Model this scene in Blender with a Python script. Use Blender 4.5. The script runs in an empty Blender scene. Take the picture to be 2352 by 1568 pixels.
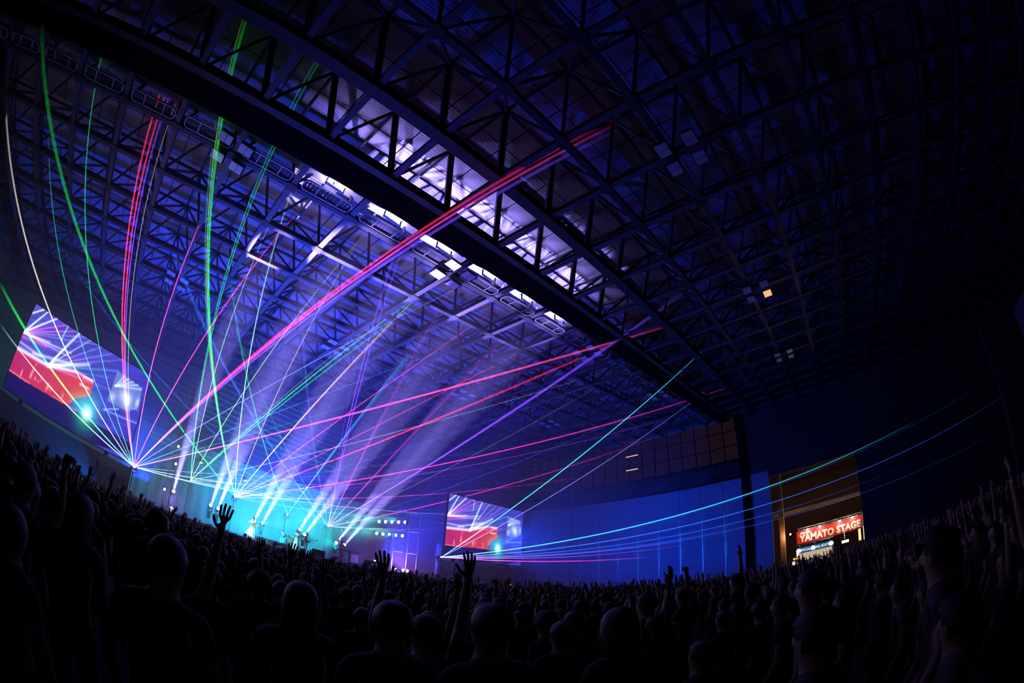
import bpy, bmesh, math, random
import numpy as np
from mathutils import Vector, Matrix

random.seed(7)
rng = np.random.default_rng(11)
S = bpy.context.scene
COL = S.collection
D2R = math.pi / 180

# ------------------------------------------------------------------ camera
# World frame: X runs along the stage front and the roof girders, Y runs from the
# audience towards the stage, Z up, floor at 0.  A 15.6 mm fisheye looks up 31 degrees.
F_PX, PITCH, ROLL, AZ = 1018.0, 31.2 * D2R, 3.8 * D2R, 42.8 * D2R
CAM = Vector((0, 0, 2.0))
R_lv = Vector((math.sin(AZ), -math.cos(AZ), 0))
F_lv = Vector((math.cos(AZ), math.sin(AZ), 0))
Zv = Vector((0, 0, 1))
FWD = F_lv * math.cos(PITCH) + Zv * math.sin(PITCH)
UPL = -F_lv * math.sin(PITCH) + Zv * math.cos(PITCH)
RGT = R_lv * math.cos(ROLL) + UPL * math.sin(ROLL)
UPI = -R_lv * math.sin(ROLL) + UPL * math.cos(ROLL)
cd = bpy.data.cameras.new('camera')
cam = bpy.data.objects.new('camera', cd)
COL.objects.link(cam)
cd.type = 'PANO'
cd.panorama_type = 'FISHEYE_EQUISOLID'
cd.sensor_width, cd.sensor_height = 36.0, 24.0
cd.fisheye_lens = 36.0 * F_PX / 2352
cd.fisheye_fov = math.radians(200)
cd.clip_start, cd.clip_end = 0.05, 500
m3 = Matrix((RGT, UPI, -FWD)).transposed()
cam.matrix_world = Matrix.Translation(CAM) @ m3.to_4x4()
S.camera = cam

# ------------------------------------------------------------------ world, colour management
w = bpy.data.worlds.new('world'); S.world = w; w.use_nodes = True
w.node_tree.nodes['Background'].inputs[0].default_value = (0.01, 0.02, 0.06, 1)
w.node_tree.nodes['Background'].inputs[1].default_value = 0.004
S.view_settings.view_transform = 'Standard'
S.view_settings.look = 'None'
S.view_settings.gamma = 1.0
S.view_settings.exposure = 0.0
S.cycles.use_denoising = True
S.cycles.transparent_max_bounces = 96
S.cycles.max_bounces = 2
S.cycles.diffuse_bounces = 1
S.cycles.glossy_bounces = 1
S.cycles.use_adaptive_sampling = True
S.cycles.adaptive_threshold = 0.09
S.cycles.adaptive_min_samples = 12
S.cycles.volume_bounces = 0
S.cycles.sample_clamp_indirect = 3.0
S.cycles.caustics_reflective = False
S.cycles.caustics_refractive = False


def pix(x, y):
    """direction in the hall of a pixel of the 2352x1568 frame"""
    dx, dy = x - 1176.0, -(y - 784.0)
    r = math.hypot(dx, dy) + 1e-9
    th = 2 * math.asin(min(1, r / (2 * F_PX)))
    s = math.sin(th) / r
    return (RGT * (dx * s) + UPI * (dy * s) + FWD * math.cos(th)).normalized()


def at_v(x, y, v):
    d = pix(x, y); return CAM + d * (v / d.y)


def at_u(x, y, u):
    d = pix(x, y); return CAM + d * (u / d.x)


def at_d(x, y, r):
    return CAM + pix(x, y) * r


# ------------------------------------------------------------------ hall dimensions
C0, TAN, MOD = 15.05, math.tan(6.1 * D2R), 3.51       # roof frame height over the lens, slope, grid
U_END, V_BACK, U_LEFT, V_REAR = 60.0, 48.5, -26.0, -38.0
V_SCR = 31.0
DECK = 1.74


def z_roof(u): return CAM.z + C0 + TAN * u


def at_roof(x, y, dz=0.0):
    d = pix(x, y)
    k = (C0 + dz) / (d.z - TAN * d.x)
    return CAM + d * k


def hall_hit(x, y):
    """where the sight line of a pixel meets the hall's shell"""
    d = pix(x, y); best = 90.0
    den = d.z - TAN * d.x
    if den > 1e-4: best = min(best, (C0 + 2.3) / den)
    if d.x > 1e-4: best = min(best, (U_END - .4) / d.x)
    if d.x < -1e-4: best = min(best, (U_LEFT + .4) / d.x)
    if d.y > 1e-4: best = min(best, (V_BACK - .5) / d.y)
    if d.y < -1e-4: best = min(best, (V_REAR + .5) / d.y)
    return CAM + d * best


# ------------------------------------------------------------------ materials
def lin(c):
    return tuple(((v / 255) / 12.92 if v / 255 <= 0.04045 else ((v / 255 + 0.055) / 1.055) ** 2.4) for v in c)


MATS = {}


def mat(name, col, rough=0.6, metal=0.0, noise=0.0, nscale=4.0, bump=0.0, spec=0.5):
    if name in MATS: return MATS[name]
    m = bpy.data.materials.new(name); m.use_nodes = True
    nt = m.node_tree; b = nt.nodes['Principled BSDF']
    b.inputs['Base Color'].default_value = (*col, 1)
    b.inputs['Roughness'].default_value = rough
    b.inputs['Metallic'].default_value = metal
    b.inputs['Specular IOR Level'].default_value = spec
    if noise or bump:
        tc = nt.nodes.new('ShaderNodeTexCoord'); n = nt.nodes.new('ShaderNodeTexNoise')
        n.inputs['Scale'].default_value = nscale; n.inputs['Detail'].default_value = 4
        nt.links.new(tc.outputs['Object'], n.inputs['Vector'])
        if noise:
            mx = nt.nodes.new('ShaderNodeMix'); mx.data_type = 'RGBA'
            mx.inputs['A'].default_value = (*[v * (1 - noise) for v in col], 1)
            mx.inputs['B'].default_value = (*[min(1, v * (1 + noise)) for v in col], 1)
            nt.links.new(n.outputs['Fac'], mx.inputs['Factor']); nt.links.new(mx.outputs['Result'], b.inputs['Base Color'])
        if bump:
            bp = nt.nodes.new('ShaderNodeBump'); bp.inputs['Strength'].default_value = bump
            nt.links.new(n.outputs['Fac'], bp.inputs['Height']); nt.links.new(bp.outputs['Normal'], b.inputs['Normal'])
    MATS[name] = m
    return m


def emat(name, col, strength):
    if name in MATS: return MATS[name]
    m = bpy.data.materials.new(name); m.use_nodes = True
    nt = m.node_tree; nt.nodes.remove(nt.nodes['Principled BSDF'])
    e = nt.nodes.new('ShaderNodeEmission'); e.inputs[0].default_value = (*col, 1); e.inputs[1].default_value = strength
    nt.links.new(e.outputs[0], nt.nodes['Material Output'].inputs[0])
    MATS[name] = m
    return m


def beam_mat():
    """laser light scattered in haze: adds to what lies behind it, colour stored along the beam"""
    m = bpy.data.materials.new('laser_light'); m.use_nodes = True
    nt = m.node_tree; nt.nodes.remove(nt.nodes['Principled BSDF'])
    a = nt.nodes.new('ShaderNodeAttribute'); a.attribute_name = 'Col'
    e = nt.nodes.new('ShaderNodeEmission'); t = nt.nodes.new('ShaderNodeBsdfTransparent'); ad = nt.nodes.new('ShaderNodeAddShader')
    nt.links.new(a.outputs['Color'], e.inputs[0]); e.inputs[1].default_value = 1.0
    nt.links.new(e.outputs[0], ad.inputs[0]); nt.links.new(t.outputs[0], ad.inputs[1])
    nt.links.new(ad.outputs[0], nt.nodes['Material Output'].inputs[0])
    m.cycles.emission_sampling = 'NONE'
    return m


M_steel = mat('painted_steel', (.05, .05, .06), .5, .1, noise=.12)
M_cross = mat('light_steel', (.14, .13, .16), .45, .2, noise=.1)
M_galv = mat('galvanised_steel', (.66, .66, .7), .4, .25, noise=.1)
M_dark = mat('black_steel', (.01, .01, .012), .9, 0, spec=0)
M_panel = mat('roof_panel', (.50, .50, .54), .75, 0, noise=.08, nscale=2)
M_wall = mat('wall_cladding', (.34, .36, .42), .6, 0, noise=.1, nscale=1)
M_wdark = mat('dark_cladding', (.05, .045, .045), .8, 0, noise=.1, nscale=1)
M_backw = mat('back_wall_louvre', (.22, .24, .30), .7, 0, noise=.12)
M_floor = mat('concrete_floor', (.10, .10, .11), .7, 0, noise=.25, bump=.1)
M_rib = mat('polished_rib', (.85, .88, .9), .35, .6)
M_black = mat('matte_black', (.02, .02, .025), .8, spec=.2)
M_deck = mat('stage_deck_vinyl', (.05, .05, .06), .35)
M_cyc = mat('backdrop_cloth', (.10, .30, .48), .9, noise=.06, nscale=.6)
M_speaker = mat('speaker_grille', (.02, .02, .024), .7, bump=.2, nscale=60)
M_skin = mat('skin', (.42, .27, .2), .55)
M_hair = mat('dark_hair', (.012, .01, .01), .5, bump=.4, nscale=60)
M_shirts = [mat('shirt_%s' % n, c, .85, noise=.15, nscale=12) for n, c in
            (('black', (.02, .02, .022)), ('navy', (.02, .03, .07)), ('grey', (.05, .05, .055)), ('white', (.12, .12, .13)), ('maroon', (.07, .02, .02)))]
M_trous = mat('trousers', (.025, .028, .04), .85)
M_white = mat('white_costume', (.85, .85, .82), .7)
M_wood = mat('guitar_wood', (.4, .15, .05), .3)
M_chrome = mat('chrome', (.8, .8, .82), .15, 1)
M_cymbal = mat('brass', (.75, .55, .2), .25, 1)
M_drum = mat('drum_shell', (.55, .6, .65), .3, .2)
M_red = mat('banner_red', (.55, .02, .02), .6)
M_letter = mat('letter_white', (.8, .8, .8), .6)
M_blue = mat('sign_blue', (.03, .16, .32), .5)
M_tan = mat('tan_wall', (.34, .25, .24), .8, noise=.2, nscale=.5)
M_glass = mat('clerestory_glass', (.05, .035, .03), .15)
M_drape = mat('navy_drape', (.05, .07, .12), .9, spec=.1, noise=.2, nscale=1.5)
M_laser = beam_mat()


# ------------------------------------------------------------------ mesh helpers
class MB:
    def __init__(s): s.v = []; s.f = []; s.mi = []; s.cur = 0

    def add(s, vs, fs):
        o = len(s.v); s.v += [tuple(p) for p in vs]; s.f += [tuple(i + o for i in f) for f in fs]; s.mi += [s.cur] * len(fs)
        return s

    def box(s, c, size, M=None):
        x, y, z = (k / 2 for k in size)
        vs = [Vector((a * x, b * y, e * z)) for a in (-1, 1) for b in (-1, 1) for e in (-1, 1)]
        if M is not None: vs = [M @ p for p in vs]
        c = Vector(c)
        return s.add([p + c for p in vs], [(0, 1, 3, 2), (4, 6, 7, 5), (0, 4, 5, 1), (2, 3, 7, 6), (0, 2, 6, 4), (1, 5, 7, 3)])

    def frame(s, p0, p1, up=Zv):
        p0, p1 = Vector(p0), Vector(p1); d = (p1 - p0).normalized()
        if abs(d.dot(up)) > .98: up = Vector((1, 0, 0))
        x = d.cross(up).normalized(); y = x.cross(d).normalized()
        return p0, p1, x, y

    def beam(s, p0, p1, w, h, up=Zv):
        p0, p1, x, y = s.frame(p0, p1, up)
        vs = [p + x * (a * w / 2) + y * (b * h / 2) for p in (p0, p1) for a, b in ((-1, -1), (1, -1), (1, 1), (-1, 1))]
        return s.add(vs, [(0, 1, 5, 4), (1, 2, 6, 5), (2, 3, 7, 6), (3, 0, 4, 7), (3, 2, 1, 0), (4, 5, 6, 7)])

    def hbeam(s, p0, p1, w, h, t=.05, up=Zv):
        """H section: two flanges and a web"""
        p0, p1, x, y = s.frame(p0, p1, up)
        for k in (-1, 1): s.beam(p0 + y * (k * (h / 2 - t / 2)), p1 + y * (k * (h / 2 - t / 2)), w, t, up)
        return s.beam(p0, p1, t, h - 2 * t, up)

    def tube(s, p0, p1, r, n=6, r1=None, cap=True):
        p0, p1, x, y = s.frame(p0, p1); r1 = r if r1 is None else r1
        vs = [p + (x * math.cos(2 * math.pi * i / n) + y * math.sin(2 * math.pi * i / n)) * q for p, q in ((p0, r), (p1, r1)) for i in range(n)]
        fs = [(i, (i + 1) % n, n + (i + 1) % n, n + i) for i in range(n)]
        if cap: fs += [tuple(range(n))[::-1], tuple(range(n, 2 * n))]
        return s.add(vs, fs)

    def path(s, pts, r, n=6):
        for a, b in zip(pts[:-1], pts[1:]): s.tube(a, b, r, n)
        return s

    def lathe(s, c, prof, n=14, axis=Zv):
        """profile of (radius, height) turned about axis at c"""
        c = Vector(c); axis = Vector(axis).normalized()
        x = axis.orthogonal().normalized(); y = axis.cross(x)
        vs = [c + axis * h + (x * math.cos(2 * math.pi * i / n) + y * math.sin(2 * math.pi * i / n)) * r for r, h in prof for i in range(n)]
        fs = []
        for k in range(len(prof) - 1):
            fs += [(k * n + i, k * n + (i + 1) % n, (k + 1) * n + (i + 1) % n, (k + 1) * n + i) for i in range(n)]
        fs += [tuple(range(n))[::-1], tuple(range((len(prof) - 1) * n, len(prof) * n))]
        return s.add(vs, fs)

    def ball(s, c, r, n=8):
        r = Vector((r, r, r)) if not hasattr(r, '__len__') else Vector(r)
        c = Vector(c); vs = []; fs = []; k = n // 2 + 1
        for a in range(k + 1):
            ph = math.pi * a / k
            for b in range(n):
                th = 2 * math.pi * b / n
                vs.append(c + Vector((r.x * math.sin(ph) * math.cos(th), r.y * math.sin(ph) * math.sin(th), r.z * math.cos(ph))))
        for a in range(k):
            for b in range(n): fs.append((a * n + b, (a + 1) * n + b, (a + 1) * n + (b + 1) % n, a * n + (b + 1) % n))
        return s.add(vs, fs)

    def mesh(s, name, mats, smooth=False):
        me = bpy.data.meshes.new(name); me.from_pydata(s.v, [], s.f)
        for m in (mats if isinstance(mats, (list, tuple)) else [mats]): me.materials.append(m)
        if isinstance(mats, (list, tuple)): me.polygons.foreach_set('material_index', s.mi)
        if smooth: me.polygons.foreach_set('use_smooth', [True] * len(me.polygons))
        me.update()
        return me

    def build(s, name, mats, parent=None, smooth=False):
        return link(name, s.mesh(name, mats, smooth), parent)


def link(name, me, parent=None, loc=None):
    o = bpy.data.objects.new(name, me); COL.objects.link(o)
    if parent is not None: o.parent = parent
    if loc is not None: o.location = loc
    return o


def tag(o, label=None, cat=None, group=None, kind=None):
    if label: o['label'] = label
    if cat: o['category'] = cat
    if group: o['group'] = group
    if kind: o['kind'] = kind
    return o


def thing(name, label, cat, loc=(0, 0, 0), rz=0, group=None, kind=None):
    o = bpy.data.objects.new(name, None); COL.objects.link(o)
    o.location = loc; o.rotation_euler = (0, 0, rz); o.empty_display_size = .2
    return tag(o, label, cat, group, kind)


def copy_tree(o, parent=None):
    c = o.copy(); COL.objects.link(c); c.parent = parent
    for ch in list(o.children): copy_tree(ch, c)
    return c


def lamp(name, kind, loc, energy, col, parent=None, aim=None, **kw):
    l = bpy.data.lights.new(name, kind); l.energy = energy; l.color = col
    for k, v in kw.items(): setattr(l, k, v)
    o = bpy.data.objects.new(name, l); COL.objects.link(o); o.location = loc
    if aim is not None: o.rotation_euler = (Vector(aim) - Vector(loc)).to_track_quat('-Z', 'Y').to_euler()
    if parent is not None: o.parent = parent
    return o


# ------------------------------------------------------------------ large area lights added for the blue and cyan wash, without fixtures
BLUE = (.004, .035, 1.0)
CYAN = (.0, .45, 1.0)
LAV = (.33, .26, 1.0)
for nm, loc, aim, en, col, sz in (
        ('blue_wash_left', (0, 37, 3.2), (-8, 30, 22), 2000, BLUE, 3.0),
        ('blue_wash_mid', (12, 38, 3.2), (12, 27, 22), 5200, BLUE, 4.0),
        ('blue_wash_right', (24, 37, 3.2), (40, 30, 20), 3000, BLUE, 3.0),
        ('blue_wash_hall', (33, 30, 6.0), (60, 22, 9), 3200, (.0, .05, 1.0), 2.5),
        ('cyan_cyc_wash', (12, 40.5, 2.4), (12.5, 46, 5.0), 1250, (.0, .6, 1.0), 6.0),
        ('teal_cyc_wash', (20.5, 41.0, 3.2), (18, 46, 5.0), 700, (.0, .9, .75), 2.0)):
    l = lamp(nm, 'AREA', loc, en, col, aim=aim, shape='RECTANGLE', size=sz, size_y=.5, spread=math.radians(118))

# ================================================================== SETTING
def struct(name, mb, m, parent=None):
    o = mb.build(name, m, parent)
    if parent is None: o['kind'] = 'structure'
    return o


floor = struct('floor', MB().box((52, 5, -.1), (158, 90, .2)), M_floor)
# roof skin: panels of 3.51 x 1.755 m with open joints, carried over the frame
ceil_root = thing('ceiling', 'grey corrugated roof panels over a steel space frame', None, kind='structure')
U0, V0 = .79 * C0, 1.078 * C0                      # a node of the roof grid
js = range(-10, 15); ks = range(-15, 11)
ROOF_TOP = 2.75


def panel_mesh():
    mb = MB(); a, b, n = MOD - .06, MOD / 2 - .05, 20
    # corrugated sheet, ribs along X
    vs = []; fs = []
    for i in range(n + 1):
        y = -b / 2 + b * i / n; z = .0 if i % 2 else .012
        for x in (-a / 2, a / 2): vs.append((x, y, z + TAN * x))
    for i in range(n): fs.append((2 * i, 2 * i + 1, 2 * i + 3, 2 * i + 2))
    mb.add(vs, fs)
    return mb


pm = panel_mesh().mesh('ceiling_panel', M_panel)
cells = [(j, k, h) for j in range(-10, 14) for k in range(-15, 10) for h in (0, 1)]


def cell_pos(j, k, h):
    u = U0 + (j + .5) * MOD; v = V0 + (k + .25 + .5 * h) * MOD
    return Vector((u, v, z_roof(u) + ROOF_TOP))


lit = Vector((.75 * C0, .85 * C0, 20))
cells.sort(key=lambda c: (cell_pos(*c) - lit).length)
for c in cells[:300]:
    p = cell_pos(*c)
    if p.x < U_END: link('ceiling_panel', pm, ceil_root, p)
rest = MB(); src = panel_mesh()
for c in cells[300:]:
    p = cell_pos(*c)
    if p.x < U_END - 1: rest.add([Vector(v) + p for v in src.v], src.f)
tag(rest.build('ceiling_panel_field', M_panel, ceil_root), kind='stuff')
struct('ceiling_backing', MB().beam((U_LEFT, 5, z_roof(U_LEFT) + ROOF_TOP + .25), (U_END, 5, z_roof(U_END) + ROOF_TOP + .25), 92, .1), M_dark, ceil_root)

# space frame
fr = thing('roof_space_frame', 'dark steel space frame of square bays spanning the hall roof', 'roof frame')
ua, ub = U0 - 10 * MOD, min(U0 + 14 * MOD, U_END - .2)
va, vb = V0 - 15 * MOD, min(V0 + 10 * MOD, V_BACK - .3)
MAIN = (-1, -2)


def chordA(w_, h_, L):
    return MB().hbeam((0, 0, 0), (L, 0, TAN * L), w_, h_, .06)


ca, cam_ = chordA(.30, .34, ub - ua).mesh('bottom_chord', M_steel), chordA(.55, .5, ub - ua).mesh('main_chord', M_steel)
ct = MB().tube((0, 0, 0), (ub - ua, 0, TAN * (ub - ua)), .09, 6).mesh('top_chord', M_steel)
cb = MB().hbeam((0, va, 0), (0, vb, 0), .30, .30, .05).mesh('cross_chord', M_cross)
cbt = MB().tube((0, va, 0), (0, vb, 0), .09, 6).mesh('top_cross_chord', M_steel)
for k in ks:
    v = V0 + k * MOD
    if v < vb: link('main_chord' if k in MAIN else 'bottom_chord', cam_ if k in MAIN else ca, fr, (ua, v, z_roof(ua)))
    if v + MOD / 2 < vb: link('top_chord', ct, fr, (ua, v + MOD / 2, z_roof(ua) + 2.3))
for j in js:
    u = U0 + j * MOD
    if u < ub: link('cross_chord', cb, fr, (u, 0, z_roof(u)))
    if u + MOD / 2 < ub: link('top_cross_chord', cbt, fr, (u + MOD / 2, 0, z_roof(u + MOD / 2) + 2.3))
webs = []
for j in js:
    for k in ks:
        u, v = U0 + j * MOD, V0 + k * MOD
        if u > ub or v > vb: continue
        for a in (-1, 1):
            for b in (-1, 1):
                if ua - .1 < u + a * MOD / 2 < ub and v + b * MOD / 2 < vb: webs.append((j, k, a, b))


def web(a, b, r): return MB().tube((0, 0, 0), (a * MOD / 2, b * MOD / 2, 2.3 + TAN * a * MOD / 2), r, 6)


wm = {(a, b, q): web(a, b, .17 if q else .085).mesh('web_member', M_steel) for a in (-1, 1) for b in (-1, 1) for q in (0, 1)}
webs.sort(key=lambda w_: (Vector((U0 + w_[0] * MOD, V0 + w_[1] * MOD, 0)) - Vector((.6 * C0, 1.0 * C0, 0))).length)
for j, k, a, b in webs[:300]:
    u, v = U0 + j * MOD, V0 + k * MOD
    link('web_member', wm[a, b, int(k in MAIN and (a, b) == (-1, -1))], fr, (u, v, z_roof(u)))
rest = MB()
for j, k, a, b in webs[300:]:
    u, v = U0 + j * MOD, V0 + k * MOD; q = web(a, b, .085); p = Vector((u, v, z_roof(u)))
    rest.add([Vector(x) + p for x in q.v], q.f)
tag(rest.build('web_member_field', M_steel, fr), kind='stuff')
nodes = MB()
for j in js:
    for k in ks:
        u, v = U0 + j * MOD, V0 + k * MOD
        if u < ub and v < vb: nodes.box((u, v, z_roof(u)), (.5, .5, .38))
tag(nodes.build('node_plates', M_steel, fr), kind='stuff')

# service walkway hung in the frame: dark deck, lit cable ladders, duct and guard rail
wk = thing('service_catwalk', 'roof catwalk with dark deck, cable ladders and guard rails', 'catwalk')
vA, vB = .852 * C0, .95 * C0


def wz(u, dz=0): return z_roof(u) + dz


MB().beam((ua, (vA + vB) / 2, wz(ua, -.15)), (ub, (vA + vB) / 2, wz(ub, -.15)), vB - vA, .22).build('deck', M_dark, wk)
MB().tube((ua, .985 * C0, wz(ua, .5)), (ub, .985 * C0, wz(ub, .5)), .2, 12).build('duct', M_galv, wk, True)
MB().beam((ua, 1.02 * C0, wz(ua, .75)), (ub, 1.02 * C0, wz(ub, .75)), .9, .06).build('upper_deck', M_panel, wk)
lad = MB(); L = MOD - .7
vy0, vy1 = 1.015 * C0, 1.062 * C0


def lz(x, y): return Vector((x, y, TAN * x))


pts = [lz(.15, vy0), lz(L - .15, vy0), lz(L, vy0 + .15), lz(L, vy1 - .15), lz(L - .15, vy1), lz(.15, vy1), lz(0, vy1 - .15), lz(0, vy0 + .15), lz(.15, vy0)]
for a, b in zip(pts[:-1], pts[1:]): lad.beam(a, b, .05, .1)
for x in (L * .3, L * .75): lad.beam(lz(x, vy0), lz(x, vy1), .05, .06)
ladm = lad.mesh('cable_ladder', M_galv)
gr = MB()
for i in range(14): gr.beam(lz(.1 + (L - .2) * i / 13, vy0 + .05) + Vector((0, 0, .04)), lz(.1 + (L - .2) * i / 13, vy1 - .05) + Vector((0, 0, .04)), .16, .01)
grm = gr.mesh('grating', M_steel)
rl = MB()
for h in (.55, 1.1): rl.tube(lz(0, 0) + Vector((0, 0, h)), lz(MOD, 0) + Vector((0, 0, h)), .028, 6)
for x in (.3, 1.17, 2.04, 2.9):
    rl.tube(lz(x, 0), lz(x, 0) + Vector((0, 0, 1.1)), .025, 6); rl.beam(lz(x, 0), lz(x, -.45) + Vector((0, 0, .1)), .04, .06)
rlm = rl.mesh('guard_rail', M_galv)
hg = MB()
for x in (1.75,):
    hg.path([lz(x, .985 * C0 - .25) + Vector((0, 0, -.1)), lz(x, .985 * C0 - .25) + Vector((0, 0, .9)), lz(x, .985 * C0 + .25) + Vector((0, 0, .9)), lz(x, .985 * C0 + .25) + Vector((0, 0, -.1))], .025, 5)
hgm = hg.mesh('duct_hanger', M_galv)
for j in js:
    u = U0 + j * MOD
    if u + MOD > ub: continue
    link('cable_ladder', ladm, wk, (u + .4, 0, wz(u + .4, -.1)))
    link('grating', grm, wk, (u + .4, 0, wz(u + .4, -.1)))
    link('guard_rail', rlm, wk, (u, .958 * C0, wz(u, -.05)))
    link('duct_hanger', hgm, wk, (u, 0, wz(u, .1)))

for i, (j, en) in enumerate(((-3, 260), (-2, 420), (-1, 460), (0, 420), (1, 380), (2, 240))):
    u = U0 + (j + .5) * MOD; p = Vector((u, .985 * C0, wz(u, -.12)))
    t_ = thing('work_light', '%s work light from the left along the lit stretch of catwalk' % ('first', 'second', 'third', 'fourth', 'fifth', 'sixth')[i], 'lamp', p, group='catwalk work lights')
    MB().tube((-.5, 0, 0), (.5, 0, 0), .035, 8).build('tube', emat('work_tube', (.85, .75, 1.0), 5), t_)
    MB().box((0, 0, -.06), (1.1, .16, .04)).build('reflector', M_galv, t_)
    for sx in (-1, 1): MB().box((sx * .52, 0, .12), (.04, .1, .4)).build('end_cap', M_dark, t_)
    sp = lamp('work_glow', 'SPOT', (0, 0, .1), en * 3.6, (.34, .26, 1.0), t_, spot_size=160 * D2R, spot_blend=.9, shadow_soft_size=.05)
    sp.rotation_euler = Vector((0, .12, 1)).to_track_quat('-Z', 'Y').to_euler()

# flood light panels: four round a node, every fourth bay
M_flood = mat('flood_glass', (.75, .77, .8), .3, .2)
M_floodon = emat('flood_lit', (1, .93, 1), 2.2)
M_floodamb = emat('flood_ember', lin((255, 170, 120)), 1.2)


def flood(u, v, i, on, label):
    p = Vector((u, v, z_roof(u) - .45))
    off = [Vector((-.75, .16, 0)), Vector((-.75, -1.14, 0)), Vector((.44, .16, 0)), Vector((.44, -1.14, 0))][i]
    t_ = thing('flood_light', label, 'flood light', p + off, group='roof flood light panels')
    MB().box((0, 0, 0), (.82, .66, .14)).build('housing', M_steel, t_)
    MB().box((-.2, 0, -.08), (.37, .58, .03)).build('lens', on if on else M_flood, t_)
    MB().box((.2, 0, -.08), (.37, .58, .03)).build('lens', on if on else M_flood, t_)
    MB().tube((0, 0, .05), (0, 0, .35), .03).build('bracket', M_dark, t_)
    MB().box((.38, 0, .0), (.06, .6, .2)).build('yoke', M_dark, t_)


for fu, fw in ((-.137, 'far left cluster'), (.79, 'lit middle cluster'), (1.722, 'third cluster'), (2.65, 'end wall cluster')):
    for fv, fn in ((.145, 'under the dark front girders'), (1.078, 'under the catwalk'), (2.01, 'over the stage')):
        u, v = fu * C0, fv * C0
        for i in range(4):
            on = None; st = 'unlit'
            if fu == .79 and fv == 1.078 and i in (0, 1): on, st = M_floodon, 'bright white'
            if fu == 1.722 and fv == .145 and i == 3: on, st = M_floodamb, 'dim orange'
            flood(u, v, i, on, '%s flood panel, %s of the %s %s' % (st, ('left stageward', 'left near', 'right stageward', 'right near')[i], fw, fn))

# ---- walls
ze = z_roof(U_END) + ROOF_TOP + .4
DV0, DV1, DZ = -4.55, 8.1, 13.9                      # opening to the next hall
wr = thing('wall_right', 'end wall with panel cladding, ribs and clerestory glazing', None, kind='structure')
ribs = [11.55] + [14.86 + 3.32 * i for i in range(10)]
cl = MB()
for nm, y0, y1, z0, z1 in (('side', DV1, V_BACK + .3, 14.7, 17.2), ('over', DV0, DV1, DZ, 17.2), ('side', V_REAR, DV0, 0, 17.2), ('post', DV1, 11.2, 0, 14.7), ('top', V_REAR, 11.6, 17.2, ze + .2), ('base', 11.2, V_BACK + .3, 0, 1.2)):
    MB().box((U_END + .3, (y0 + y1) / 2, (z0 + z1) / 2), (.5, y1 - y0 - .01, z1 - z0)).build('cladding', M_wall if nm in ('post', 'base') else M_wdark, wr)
zs = [1.2, 3.6, 6.0, 8.4, 10.8, 13.0, 14.7]
yb = [11.2] + ribs[1:] + [V_BACK]
for a, b in zip(yb[:-1], yb[1:]):
    for z0, z1 in zip(zs[:-1], zs[1:]):
        pn = MB().box((U_END + .27, (a + b) / 2, (z0 + z1) / 2), (.4, b - a - .05, z1 - z0 - .04)); pn.build('wall_panel', M_wall, wr)
struct('wall_backing', MB().box((U_END + .65, (11.2 + V_BACK) / 2, 8), (.2, V_BACK - 11.2, 14), None), M_dark, wr)
rm = MB().tube((0, 0, 1.0), (0, 0, 10.4), .08, 10).mesh('rib', M_rib)
for y in ribs[1:]: link('rib', rm, wr, (U_END + .04, y, 0))
for i, y in enumerate(ribs[1:8]):
    t_ = thing('wall_up_light', 'cyan up light at the foot of end wall rib %s' % ('next to the column', 'two from the column', 'three from the column', 'four from the column', 'five from the column', 'six from the column', 'seven from the column')[i], 'lamp', (U_END - .3, y, .02), group='end wall up lights')
    MB().lathe((0, 0, 0), [(.13, 0), (.13, .16), (.1, .2)], 12).build('can', M_black, t_); MB().lathe((0, 0, .2), [(.09, 0), (.09, .012)], 12).build('lens', emat('up_lens', (.1, .7, 1), 3), t_)
    sp = lamp('up_spot', 'SPOT', (0, 0, .25), 3500, (.0, .45, 1.0), t_, spot_size=9 * D2R, spot_blend=1.0, shadow_soft_size=.05)
    sp.rotation_euler = Vector((.34, 0, 8)).to_track_quat('-Z', 'Y').to_euler()
hr = MB().tube((0, 11.4, 0), (0, V_BACK - .4, 0), .02, 6).mesh('rail', M_rib)
for z in zs[1:-1]: link('rail', hr, wr, (U_END + .05, 0, z))
MB().box((U_END - .1, 11.5, 12), (1.0, .9, 24)).build('column', M_dark, wr)
# clerestory
for i in range(17):
    y0 = 11.9 + 2.2 * i; y1 = min(y0 + 2.2, V_BACK)
    if y1 - y0 < .3: break
    MB().box((U_END + .3, (y0 + y1) / 2, 20.4), (.06, y1 - y0 - .1, 6.2)).build('pane', emat('lit_pane', lin((25, 13, 24)), 1.0), wr)
    MB().box((U_END + .2, y0, 20.4), (.2, .14, 6.4)).build('mullion', M_dark, wr)
for z in (19.6, 21.8):
    MB().box((U_END + .22, 30, z), (.12, 36, .1)).build('transom', M_dark, wr)
MB().box((U_END + .3, 30, 24.9), (.5, 37.2, 2.6)).build('cladding', M_wall, wr)
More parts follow.
